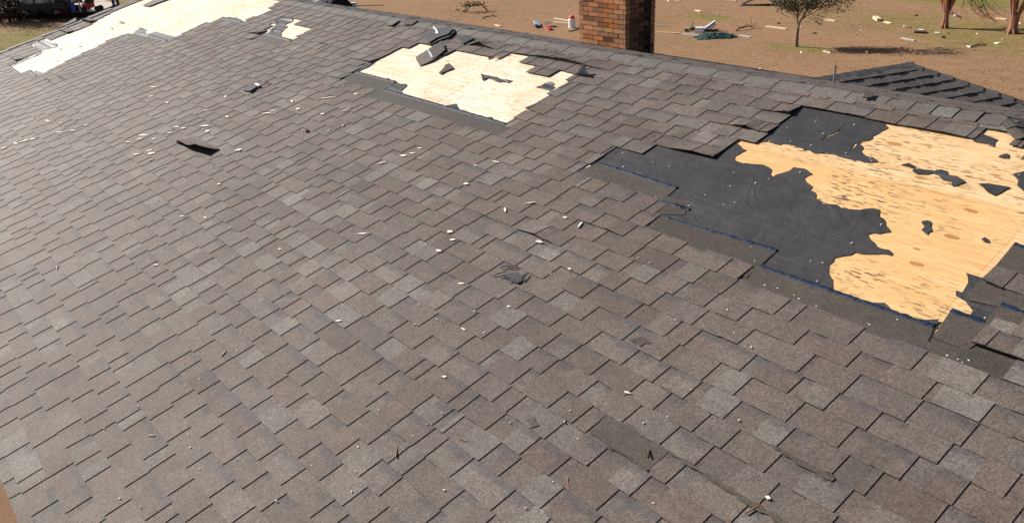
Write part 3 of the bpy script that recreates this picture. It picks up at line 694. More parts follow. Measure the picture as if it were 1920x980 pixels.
# ------------------------------------------------------------------ loose pieces lying on the roof
def loose(name,label,cat,pts,mat,n0=.02,th=.006,bend=0.,tilt=(0,0),split=None,mat2=None):
    P=PX(pts); cx=sum(p[0] for p in P)/len(P); cs=sum(p[1] for p in P)/len(P)
    f=lambda x,s:n0+tilt[0]*(x-cx)+tilt[1]*(s-cs)+bend*((x-cx)**2+(s-cs)**2)
    loc=RP(cx,cs,n0)
    m=MB(); m.prism([jag(P,.003,.05)],lambda x,s:RP(x,s,f(x,s)+th),lambda x,s:RP(x,s,f(x,s)),(.4,1,0,1))
    o=m.build(name,mat,loc=loc); return tag(o,label,cat)
lo=thing('loose_shingle','two toned loose shingle tilted on the top edge of bare plywood','shingle',RP(*rp(808,105),.0))
def part(lo,name,pts,mat,n0,tilt=(0,0),bend=0):
    P=PX(pts); cx=sum(p[0] for p in P)/len(P); cs=sum(p[1] for p in P)/len(P)
    f=lambda x,s:n0+tilt[0]*(x-cx)+tilt[1]*(s-cs)+bend*(x-cx)**2
    m=MB(); m.prism([jag(P,.003,.05)],lambda x,s:RP(x,s,f(x,s)+.005),lambda x,s:RP(x,s,f(x,s)),(.3,1,0,1)); return m.build(name,mat,lo)
part(lo,'tab_half',Z(640,0,6,[(840,655),(980,590),(1040,690),(885,745)]),M['shingle'],.012,(0,.10))
part(lo,'headlap_half',Z(640,0,6,[(980,590),(1140,510),(1175,600),(1040,690)]),M['head'],.028,(0,.10))
part(lo,'adhesive_line',Z(640,0,6,[(975,592),(990,585),(1040,670),(1025,680)]),M['greymetal'],.027,(0,.1))
o=thing('loose_shingle','large dark underlayment backed shingle sheet lying askew below the ridge','shingle',RP(*rp(820,70),.0))
part(o,'sheet',Z(640,0,6,[(905,405),(1060,360),(1250,345),(1270,375),(1215,430),(1085,465),(990,515),(950,450)]),M['felt'],.035,(.05,.06))
part(o,'torn_edge',Z(640,0,6,[(990,515),(1085,465),(1215,430),(1275,370),(1280,395),(1220,445),(1095,480),(995,522)]),M['head'],.022,(.05,.06))
part(o,'adhesive_line',Z(640,0,6,[(1040,345),(1055,342),(1090,385),(1105,425),(1070,420),(1075,390)]),M['white'],.043,(.05,.06))
loose('loose_shingle','dark triangular scrap of underlayment tucked under ridge shingles','shingle',Z(640,0,6,[(1310,430),(1400,425),(1500,455),(1375,515)]),M['felt'],.02,tilt=(0,.05))
loose('loose_shingle','pale grey shingle tab lying just below the ridge cap','shingle',Z(640,0,6,[(510,300),(595,240),(670,255),(575,312)]),M['cap'],.022,tilt=(.06,0))
loose('loose_shingle','small dark shingle scrap sticking up at the ridge','shingle',Z(640,0,6,[(700,280),(760,240),(870,255),(800,300),(715,300)]),M['head'],.022,tilt=(0,.05))
o=thing('loose_shingle','small loose dark shingle tab with pale adhesive edge alone on the left slope','shingle',RP(*rp(478,166),.0))
part(o,'tab',Z(0,0,2.97,[(1357,515),(1395,480),(1445,490),(1400,525)]),M['head'],.02,(.08,0)); part(o,'adhesive_line',Z(0,0,2.97,[(1420,478),(1432,474),(1456,492),(1444,498)]),M['white'],.028,(.08,0)); part(o,'splinter',Z(0,0,2.97,[(1456,494),(1500,466),(1506,468),(1460,498)]),M['darkwood'],.03)
loose('felt_scrap','torn dark felt scrap on bare plywood left of the chimney','felt scrap',Z(640,100,6.4,[(1170,245),(1240,170),(1250,150),(1295,135),(1355,185),(1250,225),(1200,255)]),M['head'],-.003,bend=.6)
loose('loose_shingle','pair of broken boards of shingle on the plywood near the far rake','shingle',[(268,12),(300,-4),(317,0),(280,14)],M['cap'],.01)
loose('loose_shingle','small square black tab stuck on the ridge cap near the outbuilding','shingle',Z(1280,0,2.97,[(1000,570),(1020,540),(1068,540),(1050,570)]),M['head'],.028)
# piece of shingle standing up over the rake edge
x_,s_=rp(136,48); b0=RP(XL-.02,s_-.25,.02)
m=MB(); e1=Vector((-.3,.55,.0)); 
m.hexa([b0,b0+US*.36,b0+US*.40+Vector((-.16,0,.03)),b0+US*.10+Vector((-.26,0,-.06))],[p+Vector((.012,0,.012)) for p in (b0,b0+US*.36,b0+US*.40+Vector((-.16,0,.03)),b0+US*.10+Vector((-.26,0,-.06)))])
tag(m.build('loose_shingle',M['cap'],loc=b0),'bent grey shingle piece hanging over the far rake edge','shingle')

# wood splinters on the roof
def chip(px,py,ln,ang,wd=.014,name='wood_chip',label='',group=None,mat='chip',n=.0115):
    x,s=rp(px,py); c=RP(x,s,n); a=Vector((math.cos(ang),math.sin(ang))); b=Vector((-a.y,a.x)); L_=[]
    K_=5
    for i in range(K_+1): f=i/K_*2-1; L_.append(a*(f*ln/2)+b*(-wd/2*(1-abs(f)**2*.8)*random.uniform(.5,1.3)))
    for i in range(K_,-1,-1): f=i/K_*2-1; L_.append(a*(f*ln/2)+b*(wd/2*(1-abs(f)**2*.8)*random.uniform(.5,1.3)))
    tl=random.uniform(-.08,.08); th=random.uniform(.002,.005); L_=[q*.72 for q in L_]
    P=[(x+q.x,s+q.y) for q in L_]
    m=MB(); m.prism([P],lambda X,Y:RP(X,Y,n+th+tl*(X-x)),lambda X,Y:RP(X,Y,n-.003+tl*(X-x)))
    tag(m.build(name,M[mat],loc=c),label,'wood chip',group)
big=[((270,255),.16,.6,.05),((262,262),.12,1.,.03),((285,290),.16,.4,.05),((281,284),.10,.9,.035),((256,291),.12,.5,.03),((240,268),.10,.6,.025),((290,262),.10,.5,.03),((386,239),.17,.55,.035),((345,243),.12,.5,.03),((332,240),.10,.6,.03),((319,251),.10,.6,.03),((390,249),.09,.2,.05),
 ((45,266),.20,.9,.05),((30,270),.14,.3,.04),((8,279),.10,1.,.05),((112,249),.16,.6,.03),((138,246),.17,.6,.025),((163,236),.12,.5,.02),((90,228),.13,.2,.03),((62,262),.1,.5,.04),((115,232),.08,.5,.03),((288,165),.16,.5,.03),((284,182),.10,.9,.04),((314,194),.08,.2,.045),((424,184),.07,.2,.05),((387,210),.10,.7,.02),((427,222),.09,.2,.03),((502,215),.18,.6,.025),((512,210),.12,.5,.02),((616,185),.26,.6,.022),((548,192),.14,-.3,.025),((560,207),.09,.3,.04),((605,216),.08,.3,.04),((449,284),.10,.8,.05)]
for q,ln,an,wd in big: chip(*q,ln,an,wd,label='long pale splinter among debris on the upper left slope',group='pale splinters on the upper left slope')
mid=[((680,440),.11,.7,.02),((875,348),.07,.4,.03),((948,397),.08,-.6,.028),((1088,424),.09,-1.2,.02),((995,384),.12,.9,.012),((1012,456),.07,.2,.03),((845,438),.06,.3,.04),((824,473),.06,.3,.03),((850,453),.06,.7,.025),((717,308),.10,.9,.02),((757,295),.10,.5,.04),((775,290),.09,.5,.02),((788,281),.07,.2,.02),((930,306),.10,.2,.016),((893,313),.08,.2,.01),((866,534),.06,.6,.02),((648,210),.14,.9,.014),((655,205),.10,1.,.012),((668,178),.12,.1,.02),((1060,411),.05,.2,.02),((1068,507),.03,.2,.02)]
for q,ln,an,wd in mid: chip(*q,ln,an,wd,label='small pale splinter scattered on the middle of the slope',group='pale splinters on the middle slope')
low=[((636,604),.06,.6,.02),((834,709),.04,.6,.018),((1177,738),.055,.2,.012),((1440,934),.03,.1,.025),((420,664),.07,-1,.006),((286,818),.06,.7,.005),((955,578),.03,.3,.02),((870,620),.06,0,.01),((412,348),.07,.2,.02),((386,410),.06,.4,.02),((525,468),.05,.4,.02),((293,498),.07,.5,.02),((108,504),.10,-.2,.006),((343,408),.06,.4,.02)]
for q,ln,an,wd in low: chip(*q,ln,an,wd,label='tiny pale splinter lying on the lower slope',group='pale splinters on the lower slope')
for i in range(80):
    px,py=random.uniform(5,700),random.uniform(80,330)
    x,s=rp(px,py)
    if x<XL+.2 or any(a-.05<x<b+.05 for a,b in spans(s)): continue
    chip(px,py,random.uniform(.010,.045),random.uniform(0,3),random.uniform(.006,.02),label='tiny white crumb among debris on the upper left slope',group='white crumbs on the upper left slope')
for i in range(60):
    px,py=random.uniform(100,1500),random.uniform(330,960)
    x,s=rp(px,py)
    if any(a-.05<x<b+.05 for a,b in spans(s)): continue
    chip(px,py,random.uniform(.006,.016),random.uniform(0,3),random.uniform(.005,.01),label='tiny white crumb on the lower or middle slope',group='white crumbs on the lower slope')
chip(930,112,.10,1.2,.02,label='curved yellowish splinter standing by the ridge above the curled tab'); chip(931,111,.01,1.2,.01,label='small white crumb near the ridge')
for q,ln,an in (((345,680),.10,.1),((1065,905),.09,-.6),((745,850),.10,-.7),((1412,955),.10,1.3),((870,828),.09,.3)): chip(*q,ln,an,.005,'pine_straw','thin rusty pine straw lying on the lower slope','pine straw on the lower slope','straw',n=.0105)
for q,an in (((1212,850),-1.0),((1216,853),-.7)): chip(*q,.07,an,.004,'pine_needle','thin green needle on the dark scraped patch','green needles on the scraped patch','needle',n=.022)
x,s=rp(577,249); m=MB()
m.tube([RP(x-.022,s,.014),RP(x-.01,s,.018),RP(x+.01,s+.004,.018),RP(x+.022,s,.014)],[.005,.016,.014,.005],8); tag(m.build('leaf',simple('dark_red_leaf',(.10,.012,.015),.7),loc=RP(x,s,.01)),'small dark red curled leaf on the upper slope','leaf')

# ------------------------------------------------------------------ debris on the lawn
def plank(a,b,wd,mat,label,th=.03,cat='board',name='board',group=None,z=.0,tilt=0.):
    A,B=gp(*a),gp(*b); d=(B-A); ln=d.length; d.normalize(); sd_=Vector((-d.y,d.x,0)); c=(A+B)/2
    m=MB(); d2=(d+Vector((0,0,tilt))).normalized(); upv=sd_.cross(d2)*-1 if sd_.cross(d2).z<0 else sd_.cross(d2)
    m.box(c+Vector((0,0,z+th/2+abs(tilt)*ln/2)),d2*(ln/2),sd_*(wd/2),upv*(th/2))
    return tag(m.build(name,M[mat],loc=(c.x,c.y,0)),label,cat,group)
z1=lambda x,y:(1280+x/6,y/6)
z2=lambda x,y:(1600+x/6,y/6)
z3=lambda x,y:(960+x/6,y/6)
z4=lambda x,y:(640+x/6,y/6)
plank(z1(940,303),z1(1170,332),.14,'wood','long pale board on the lawn left of the young tree')
plank(z1(400,-2),z1(605,12),.12,'wood','long pale board at the top of the lawn near the bent dark panel')
plank(z1(150,120),z1(205,137),.14,'wood','short pale board above the bright green grass patch')
plank(z1(1600,225),z1(1720,243),.13,'wood','pale board on the lawn right of the young tree crown')
plank(z1(1585,580),z1(1665,605),.06,'wood','short pale stick near the foot of the young tree')
plank(z1(645,403),z1(770,425),.10,'greymetal','short pale grey strip between debris pile and young tree')
plank(z1(-10,385),z1(85,396),.09,'greymetal','grey strip in front of the debris pile, left one',name='strip',cat='metal strip'); plank(z1(90,398),z1(205,410),.09,'greymetal','grey strip in front of the debris pile, right one',name='strip',cat='metal strip')
plank(z2(240,210),z2(290,242),.16,'wood','short thick tan block on the lawn between young tree and red barked tree',th=.1)
plank(z2(355,250),z2(425,273),.14,'wood','pale short board right of the tan block on the lawn')
plank(z2(545,433),z2(690,465),.10,'oldwood','grey weathered board below the red barked trees')
plank(z2(910,375),z2(970,378),.14,'white','small white board near the foot of the red barked tree')
plank(z2(690,370),z2(820,376),.25,'darkwood','dark flat board with pale top near the red barked tree',th=.06); plank(z2(725,364),z2(785,366),.16,'chip','pale scrap on top of the dark flat board',th=.03,z=.06,name='wood_scrap',cat='wood scrap')
plank(z2(1600,208),z2(1725,226),.10,'wood','thin pale board left of the right hand red barked tree')
plank(z2(1605,488),z2(1642,496),.16,'chip','small white scrap at the right edge of the lawn',name='wood_scrap',cat='wood scrap')
plank(z2(1300,525),z2(1335,538),.14,'chip','small tan scrap beside a dark twig on the right lawn',name='wood_scrap',cat='wood scrap')
plank(z3(1625,372),z3(1885,378),.09,'wood','long thin tan board just right of the chimney')
plank(z3(1600,297),z3(1725,299),.06,'oldwood','thin grey stick just right of the chimney, farther one')
plank(z3(480,213),z3(650,241),.10,'wood','pale board behind the white canister left of the chimney')
plank(z3(360,238),z3(480,246),.07,'oldwood','thin grey stick farther left of the canister')
plank(z3(470,252),z3(640,268),.10,'wood','pale board lying in front of the other beside the canister')
plank(z3(640,360),z3(755,338),.06,'darkwood','dark stick near the chimney foot on the lawn',name='stick',cat='stick')
plank(z3(395,452),z3(455,458),.16,'white','small white scrap on the lawn near the ridge left of the chimney',name='scrap',cat='scrap')
plank(z4(1730,284),z4(1790,302),.10,'wood','short pale board on the bare lawn left of the chimney'); plank(z4(1730,213),z4(1775,217),.08,'wood','small pale stick beside the dark log',name='stick',cat='stick')
plank(z4(370,158),z4(412,170),.10,'wood','tiny pale board near the ridge on the left lawn'); plank(z4(680,220),z4(740,230),.09,'wood','tiny pale board touching the ridge line on the left lawn')
plank(z4(170,72),z4(475,64),.05,'darkwood','long thin dark rod beside the junk pile',name='rod',cat='rod')
plank(z3(1840,4),z3(1890,10),.1,'wood','pale scrap at the top of the lawn right of the chimney',name='wood_scrap',cat='wood scrap')
scr=[]
for i in range(62):
    px,py=random.uniform(640,1915),random.uniform(1,145)
    if 1080<px<1235: continue
    lim=20+(px-640)*.152
    if py>lim-6 or (px>1500 and py>105): continue
    q=gp(px,py); sz=random.uniform(.02,.085)*(1.5 if random.random()<.2 else 1); a=random.uniform(0,3.14); d=Vector((math.cos(a),math.sin(a),0)); e=Vector((-d.y,d.x,0)); dk_=random.random()<.3
    m=MB(); hgt=random.uniform(.01,.03); ww=random.uniform(.3,.6)
    m.prism([[(sz*math.cos(t+random.uniform(-.3,.3))*random.uniform(.7,1.1),sz*ww*math.sin(t)*random.uniform(.7,1.1)) for t in [j*math.tau/6 for j in range(6)]]],lambda x,y:q+d*x+e*y+Vector((0,0,hgt+.3*abs(x))),lambda x,y:q+d*x+e*y)
    if dk_: tag(m.build('bark_scrap',M['darkwood'],loc=q),'small dark scrap scattered on the brown lawn','scrap','dark scraps on the lawn')
    else: tag(m.build('wood_scrap',M['chip'],loc=q),'small pale wood scrap scattered on the brown lawn','wood scrap','pale scraps on the lawn')
# bent dark sheet
A=gp(*z1(640,68)); B=gp(*z1(1065,62)); d=(B-A); ln=d.length; d.normalize(); e=Vector((-d.y,d.x,0))
m=MB(); NN=14
ar=lambda f:.04+.34*math.sin(max(0,min(1,(f-.05)/.95))*math.pi)**1.2*(.5+.5*f)
for i in range(NN):
    f,f2=i/NN,(i+1)/NN
    for lo_ in (0,):
        a0,a1=A+d*ln*f+Vector((0,0,ar(f))),A+d*ln*f2+Vector((0,0,ar(f2)))
        wv=e*(1.0*(.25+.75*f)); wv2=e*(1.0*(.25+.75*f2))
        m.hexa([a0-wv*.2,a1-wv2*.2,a1+wv2,a0+wv],[p+Vector((0,0,.015)) for p in (a0-wv*.2,a1-wv2*.2,a1+wv2,a0+wv)])
pn=thing('bent_panel','dark bent sheet arched over the lawn behind the debris','panel',(A.x,A.y,0)); m.build('sheet',M['blacksheet'],pn)
m=MB(); m.box(A+d*.25+Vector((0,0,.05)),d*.28,e*.08,(0,0,.015)); m.build('pale_end',M['greymetal'],pn)
# debris pile
q=gp(*z1(230,372)); pile=thing('debris_pile','heap of grey panels, a white box and brown boards on the lawn','debris pile',q)
def pc(name,mat,a,off,sx,sy,sz,rz,ry=0,rx=0,par=pile):
    base=gp(*a); mt=Matrix.Rotation(rz,3,'Z')@Matrix.Rotation(ry,3,'Y')@Matrix.Rotation(rx,3,'X'); m=MB()
    m.box(base+Vector((0,0,off)),mt@Vector((sx/2,0,0)),mt@Vector((0,sy/2,0)),mt@Vector((0,0,sz/2))); return m.build(name,M[mat],par)
pc('white_box','white',z1(188,372),.10,.30,.22,.20,.5)
for i in range(5): pc('grey_panel','greymetal',z1(245+i*12,352),.08+.035*i,.75-.05*i,.12,.02,.35+.22*i,-.12*i)
pc('dark_panel','black',z1(320,352),.04,.5,.25,.05,.4); pc('brown_board','wood',z1(105,345),.16,.08,.03,.34,.3,.2); pc('brown_board','darkwood',z1(125,350),.08,.3,.05,.1,1.); pc('brown_board','oldwood',z1(60,352),.06,.25,.05,.08,.4); pc('brown_board','darkwood',z1(40,356),.05,.2,.05,.08,2.)
q=gp(*z1(370,420)); m=MB()
NX,NY=18,8
gr={}
for i in range(NX+1):
    for j in range(NY+1):
        u,v=i/NX*2-1,j/NY*2-1; hgt=.16*max(0,1-u*u)*max(0,1-v*v)+.09*noise.noise(Vector((u*4,v*4,2)))*max(0,1-u*u); r_=1+.25*noise.noise(Vector((u*3,v*3,9)))
        gr[i,j]=q+Vector((.62,.42,0)).normalized()*0+(cr.xy.to_3d().normalized()*u*.72+fw.xy.to_3d().normalized()*v*.42)*r_+Vector((0,0,max(.005,hgt)))
for i in range(NX):
    for j in range(NY): m.face([gr[i,j],gr[i+1,j],gr[i+1,j+1],gr[i,j+1]])
o=m.build('tarp',M['tarp'],loc=q); tag(o,'crumpled dark green tarp in front of the debris pile','tarp'); weld(o)
def branch(a,b,label,twigs=10,leafy=False,h=.12,name='fallen_branch'):
    A,B=gp(*a),gp(*b); m=MB(); pts=[A+(B-A)*f+Vector((0,0,.02+h*math.sin(f*3.1)*random.uniform(.6,1.2)))+Vector((random.gauss(0,.03),random.gauss(0,.03),0)) for f in [i/6 for i in range(7)]]
    root=thing(name,label,'branch',(A.x,A.y,0))
    m.tube(pts,[.03-.003*i for i in range(7)],6)
    for i in range(twigs):
        p=random.choice(pts[1:]); dv=Vector((random.gauss(0,1),random.gauss(0,1),abs(random.gauss(.1,.4)))).normalized()*random.uniform(.2,.5); m.tube([p,p+dv*.5+Vector((0,0,.03)),p+dv],[.010,.007,.003],4)
    m.build('limb',M['twig'],root)
    if leafy:
        lf=MB()
        for i in range(260):
            p=random.choice(pts[3:])+Vector((random.gauss(0,.22),random.gauss(0,.22),abs(random.gauss(0,.10)))); a_=Vector((random.gauss(0,1),random.gauss(0,1),random.gauss(0,1))).normalized()*.05; b_=a_.orthogonal().normalized()*.02
            lf.face([p-a_,p+b_,p+a_,p-b_],(random.random(),random.uniform(.7,1.2),0,1))
        lf.build('foliage',M['needle'],root)
branch(z4(1650,130),z4(1400,140),'fallen leafy branch on the brown lawn left of the chimney',12,True,.35)
branch(z4(1590,213),z4(1770,203),'dark broken branch lying nearer the ridge on the lawn',3,False,.08)
branch(z1(600,352),z1(800,318),'dry twiggy branch between debris pile and young tree',10,False,.1)
branch(z2(1330,533),z2(1500,512),'thin dark twig on the right lawn',4,False,.03)
branch(z2(1100,160),z2(1180,205),'thin curved twig at the foot of the left red barked tree',2,False,.1)
branch(z1(1480,255),z1(1545,278),'short dark twig below the young tree crown',6,False,.05)
# canister with red lid
q=gp(*z3(675,318)); can=thing('canister','white upright canister with orange red lid left of the chimney','canister',q)
m=MB(); m.tube([q,q+Vector((0,0,.02)),q+Vector((0,0,.34)),q+Vector((0,0,.36))],[.125,.135,.135,.12],16); m.build('drum',M['white'],can)
m=MB(); m.tube([q+Vector((0,0,.36)),q+Vector((0,0,.44)),q+Vector((0,0,.48))],[.11,.11,.07],16); m.build('lid',simple('orange_red_plastic',(.75,.09,.03),.4),can)
q=gp(*z3(280,300)); bl=thing('broken_appliance','grey and white broken panel with red base lying on the lawn','appliance',q)
pc('grey_panel','bluegrey',z3(280,293),.10,1.0,.22,.05,2.5,.0,.3,bl); pc('dark_panel','black',z3(280,300),.05,.9,.2,.04,2.5,0,.2,bl); pc('white_panel','white',z3(410,300),.14,.35,.25,.06,2.4,.2,0,bl); pc('red_base','red',z3(420,333),.04,.55,.12,.07,2.6,0,0,bl)
# junk behind the left part of the ridge
q=gp(605,16); jk=thing('junk_heap','heap of white sheeting and black plastic just behind the far ridge','junk heap',q)
def lump(a,wx,wy,hh,mat,name,seed):
    b=gp(*a); m=MB(); g_={}; X=cr.xy.to_3d().normalized(); Y=fw.xy.to_3d().normalized()
    for i in range(13):
        for j in range(9):
            u,v=i/6-1,j/4-1; w_=max(0,1-u*u)*max(0,1-v*v); g_[i,j]=b+X*(u*wx)+Y*(v*wy)+Vector((0,0,max(0,hh*w_**.5+.6*hh*noise.noise(Vector((u*3+seed,v*3,seed)))*w_)))
    for i in range(12):
        for j in range(8): m.face([g_[i,j],g_[i+1,j],g_[i+1,j+1],g_[i,j+1]])
    o=m.build(name,M[mat],jk); weld(o)
lump((604,18),.45,.4,.65,'white','white_sheeting',3); lump((634,20),.75,.5,.6,'blacksheet','black_plastic',5); lump((568,10),.35,.3,.5,'black','black_bag',8)
pc('blue_bin','bluegrey',(584,16),.25,.35,.3,.55,.4,0,0,jk); pc('white_box','white',(664,17),.15,.3,.2,.3,.7,0,0,jk); pc('brown_board','wood',(630,4),.1,1.2,.1,.05,2.7,0,0,jk)

# ------------------------------------------------------------------ trees
def leafcloud(m,c,r,n,sz,flatz=.7):
    for _ in range(n):
        while True:
            v=Vector((random.uniform(-1,1),random.uniform(-1,1),random.uniform(-1,1)))
            if v.length<1: break
        p=c+Vector((v.x*r,v.y*r,v.z*r*flatz)); a=Vector((random.gauss(0,1),random.gauss(0,1),random.gauss(0,.7))).normalized()*sz*random.uniform(.6,1.3); b=a.orthogonal().normalized()*sz*.42
        m.face([p-a,p+b,p+a,p-b],(random.random(),random.uniform(.7,1.25),0,1))
tb=gp(1493,88)
RX=cr.xy.to_3d().normalized(); 
tr_=thing('young_tree','young tree with thin forked grey trunk and olive leaves on the brown lawn','tree',tb)
m=MB(); lf=MB(); Zv=Vector((0,0,1))
fk=tb+Zv*.62+RX*.0
m.tube([tb-Zv*.05,tb+Zv*.05,tb+Zv*.35-RX*.01,fk],[.085,.065,.05,.048],8)
def grow(p,d,ln,r,depth):
    if depth>=2: ln*=.66
    pts=[p]; q=p
    for i in range(4): q=q+(d+Vector((random.gauss(0,.12),random.gauss(0,.12),random.gauss(.02,.08))))*ln/4; pts.append(q)
    m.tube(pts,[r,r*.85,r*.75,r*.62,r*.5],6)
    if depth==0:
        for pp in pts[2:]: leafcloud(lf,pp,.34,11,.04)
        return
    for i in range(3 if depth>1 else 3):
        st=random.choice(pts[2:]); dv=(d+Vector((random.gauss(0,.55),random.gauss(0,.55),random.gauss(.05,.35)))).normalized(); grow(st,dv,ln*.68,r*.5,depth-1)
grow(fk,(-RX*.10+Zv*1).normalized(),1.0,.032,3); grow(fk,(RX*.42+Zv*.9).normalized(),.95,.036,3)
br=fk+RX*.32+Zv*.55
grow(br,(RX*1+Zv*.12).normalized(),.85,.022,2); grow(br+RX*.1+Zv*.2,(RX*1+Zv*.45).normalized(),1.1,.022,2); grow(br-RX*.1+Zv*.45,(RX*.7-fw.xy.to_3d()*.4+Zv*.5).normalized(),.9,.02,2)
grow(fk+Zv*.25+RX*.1,(RX*1+Zv*.5).normalized(),1.2,.02,2); grow(fk+Zv*.3-RX*.05,(-RX*.7+Zv*.8).normalized(),.8,.02,2)
grow(fk+Zv*.5-RX*.1,(-RX*.8+Zv*.6).normalized(),.6,.018,2); grow(fk+Zv*.5-RX*.1,(-RX*.4+Zv*.9+fw.xy.to_3d()*.5).normalized(),.7,.018,2)
tdir=Vector((tb.x,tb.y,0)).normalized()
def tpt(px,py,off):
    d=ray(px,py); return CAM+d*(((tb+tdir*off)-CAM).dot(tdir)/d.dot(tdir))
for i in range(34):
    while True:
        px,py=random.uniform(1456,1600),random.uniform(-52,46)
        lim=40-abs(px-1500)*.18 if px<1530 else 34-(px-1530)*.16
        if py<lim and py>-52+abs(px-1515)*.35: break
    c_=tpt(px,py,random.uniform(-.55,.55)); st=fk+(c_-fk)*random.uniform(.3,.55)+Zv*.05
    m.tube([st,(st+c_)/2+Vector((0,0,random.gauss(0,.04))),c_],[.010,.007,.003],4); leafcloud(lf,c_,random.uniform(.12,.26),20,.036)
m.build('trunk',M['bark'],tr_); lf.build('crown',M['leaf'],tr_)
def myrtle(px,py,label,nst,seed,wd=.17):
    random.seed(seed); b=gp(px,py); o=thing('crepe_myrtle',label,'tree',b); m=MB(); tw_=MB()
    m.tube([b-Zv*.05,b+Zv*.06,b+Zv*.35,b+Zv*.62],[wd*1.45,wd*1.1,wd*.95,wd*1.05],10)
    for i in range(7):
        a=i*math.tau/7; m.tube([b+Vector((math.cos(a),math.sin(a),0))*wd*1.5-Zv*.02,b+Vector((math.cos(a),math.sin(a),0))*wd*.75+Zv*.16,b+Zv*.5+Vector((math.cos(a),math.sin(a),0))*wd*.4],[.03,.05,.04],6)
    for i in range(nst):
        a=i*math.tau/nst+random.uniform(-.3,.3); o2=Vector((math.cos(a),math.sin(a),0)); p=b+Zv*.55+o2*wd*.6; sl=random.uniform(.16,.40); pts=[p]; q=p
        for k_ in range(7):
            q=q+Zv*.55+o2*sl*.55+Vector((random.gauss(0,.04),random.gauss(0,.04),0)); pts.append(q)
        m.tube(pts,[.055,.05,.046,.042,.037,.03,.022,.012],7)
        for k_ in range(5):
            st=pts[random.randint(3,6)]; dv=(o2*random.uniform(.2,1)+Vector((random.gauss(0,.5),random.gauss(0,.5),random.uniform(.4,1)))).normalized(); tw_.tube([st,st+dv*.5,st+dv*1.1+Zv*.1],[.016,.011,.004],5)
    m.build('trunk',M['redbark'],o); tw_.build('twigs',M['twig'],o); return b,o
random.seed(21)
b1,o1=myrtle(1770,53,'bare red barked multi stem tree, left one at the right of the lawn',7,5,.10)
b2,o2=myrtle(1897,63,'bare red barked multi stem tree, right one with the wider trunk',8,11,.14)
random.seed(9)
# drooping broken limb between the two
A=b1+RX*.35+Zv*2.6; T=gp(1868,50)+Zv*.1
dr=thing('hanging_branch','drooping bare brown limb hanging to the ground between the red barked trees','branch',(T.x,T.y,0))
m=MB()
def droop(A,T,r,n=8,sag=.4):
    pts=[A+(T-A)*f+Zv*(sag*math.sin(f*3.1))+RX*(-.35*math.sin(f*3.1))+Vector((random.gauss(0,.02),)*3) for f in [i/n for i in range(n+1)]]
    m.tube(pts,[r*(1-.8*i/n) for i in range(n+1)],5); return pts
p0=droop(A,T,.03,9,.1)
for i in range(26):
    st=p0[random.randint(3,8)]; droop(st,T+Vector((random.gauss(0,.25),random.gauss(0,.25),random.uniform(0,.25)))+RX*random.uniform(-.3,.25),.010,5,.05)
for i in range(6):
    st=p0[random.randint(1,4)]; m.tube([st,st-Zv*.4+RX*random.uniform(-.3,.1),st-Zv*random.uniform(.7,1.1)+RX*random.uniform(-.35,.1)],[.01,.007,.003],4)
m.build('limb',M['twig'],dr)
# dark bare shrub at the top left
sb=gp(36,36); shb=thing('bare_shrub','large dark tangled leafless shrub at the far left by the driveway','shrub',sb)
m=MB(); lf=MB()
for i in range(64):
    a=random.uniform(0,math.tau); o_=Vector((math.cos(a),math.sin(a),0)); sp_=random.uniform(.1,1.0); p=sb+o_*random.uniform(0,1.3); pts=[p]; q=p
    for k_ in range(6):
        q=q+Zv*random.uniform(.25,.55)+o_*sp_*.42+Vector((random.gauss(0,.12),random.gauss(0,.12),0)); pts.append(q)
    m.tube(pts,[.035,.028,.022,.017,.012,.008,.004],4)
    for k_ in range(9):
        st=random.choice(pts[1:]); dv=Vector((random.gauss(0,.6),random.gauss(0,.6),random.gauss(.1,.5))); m.tube([st,st+dv*.5,st+dv*.9+Zv*.1],[.009,.006,.003],3)
    for pp in pts[1:]: leafcloud(lf,pp,.38,26,.06,.9)
m.build('stems',M['twig'],shb); lf.build('foliage',M['dryleaf'],shb)

# ------------------------------------------------------------------ driveway things (top left)
DZ=.30
def dp(px,py): return gp(px,py,DZ)
def bx(m,c,X,Y,sx,sy,sz): m.box(c+Vector((0,0,sz/2)),X*(sx/2),Y*(sy/2),(0,0,sz/2))
X=RX; Y=fw.xy.to_3d().normalized()
def wheel(c,ax,r,wd,par,rim='black'):
    m=MB(); N=16; ax=ax.normalized(); m.tube([c-ax*wd/2,c-ax*wd*.35,c+ax*wd*.35,c+ax*wd/2],[r*.85,r,r,r*.85],N); w_=m.build('wheel',M['rubber'],par)
    m=MB(); m.tube([c-ax*wd*.54,c+ax*wd*.54],[r*.5,r*.5],12); m.build('rim',M[rim],w_); return w_
q=dp(98,24); trl=thing('utility_trailer','black open utility trailer loaded with tools on the driveway','trailer',q)
m=MB(); bx(m,q+Zv*.42,X,Y,2.5,1.5,.09); m.build('bed',M['black'],trl)
for sx in (-1.2,-.4,.4,1.2):
    for sy in (-.72,.72):
        m=MB(); bx(m,q+X*sx+Y*sy+Zv*.5,X,Y,.06,.06,.75); m.build('rail_post',M['black'],trl)
for sy in (-.72,.72):
    for z_ in (.86,1.2):
        m=MB(); bx(m,q+Y*sy+Zv*z_,X,Y,2.5,.05,.06); m.build('side_rail',M['black'],trl)
m=MB()
for sy in (-.95,.95): bx(m,q+Y*sy+Zv*.30,X,Y,2.5,.04,.28)
m.build('side_panel',M['black'],trl)
m=MB(); m.tube([q+X*1.25+Zv*.45,q+X*2.1+Zv*.42],.04,8); m.build('tongue',M['black'],trl)
for sx in (-.4,.3):
    for sy in (-.85,.85): wheel(q+X*sx+Y*sy+Zv*.30,Y,.30,.18,trl)
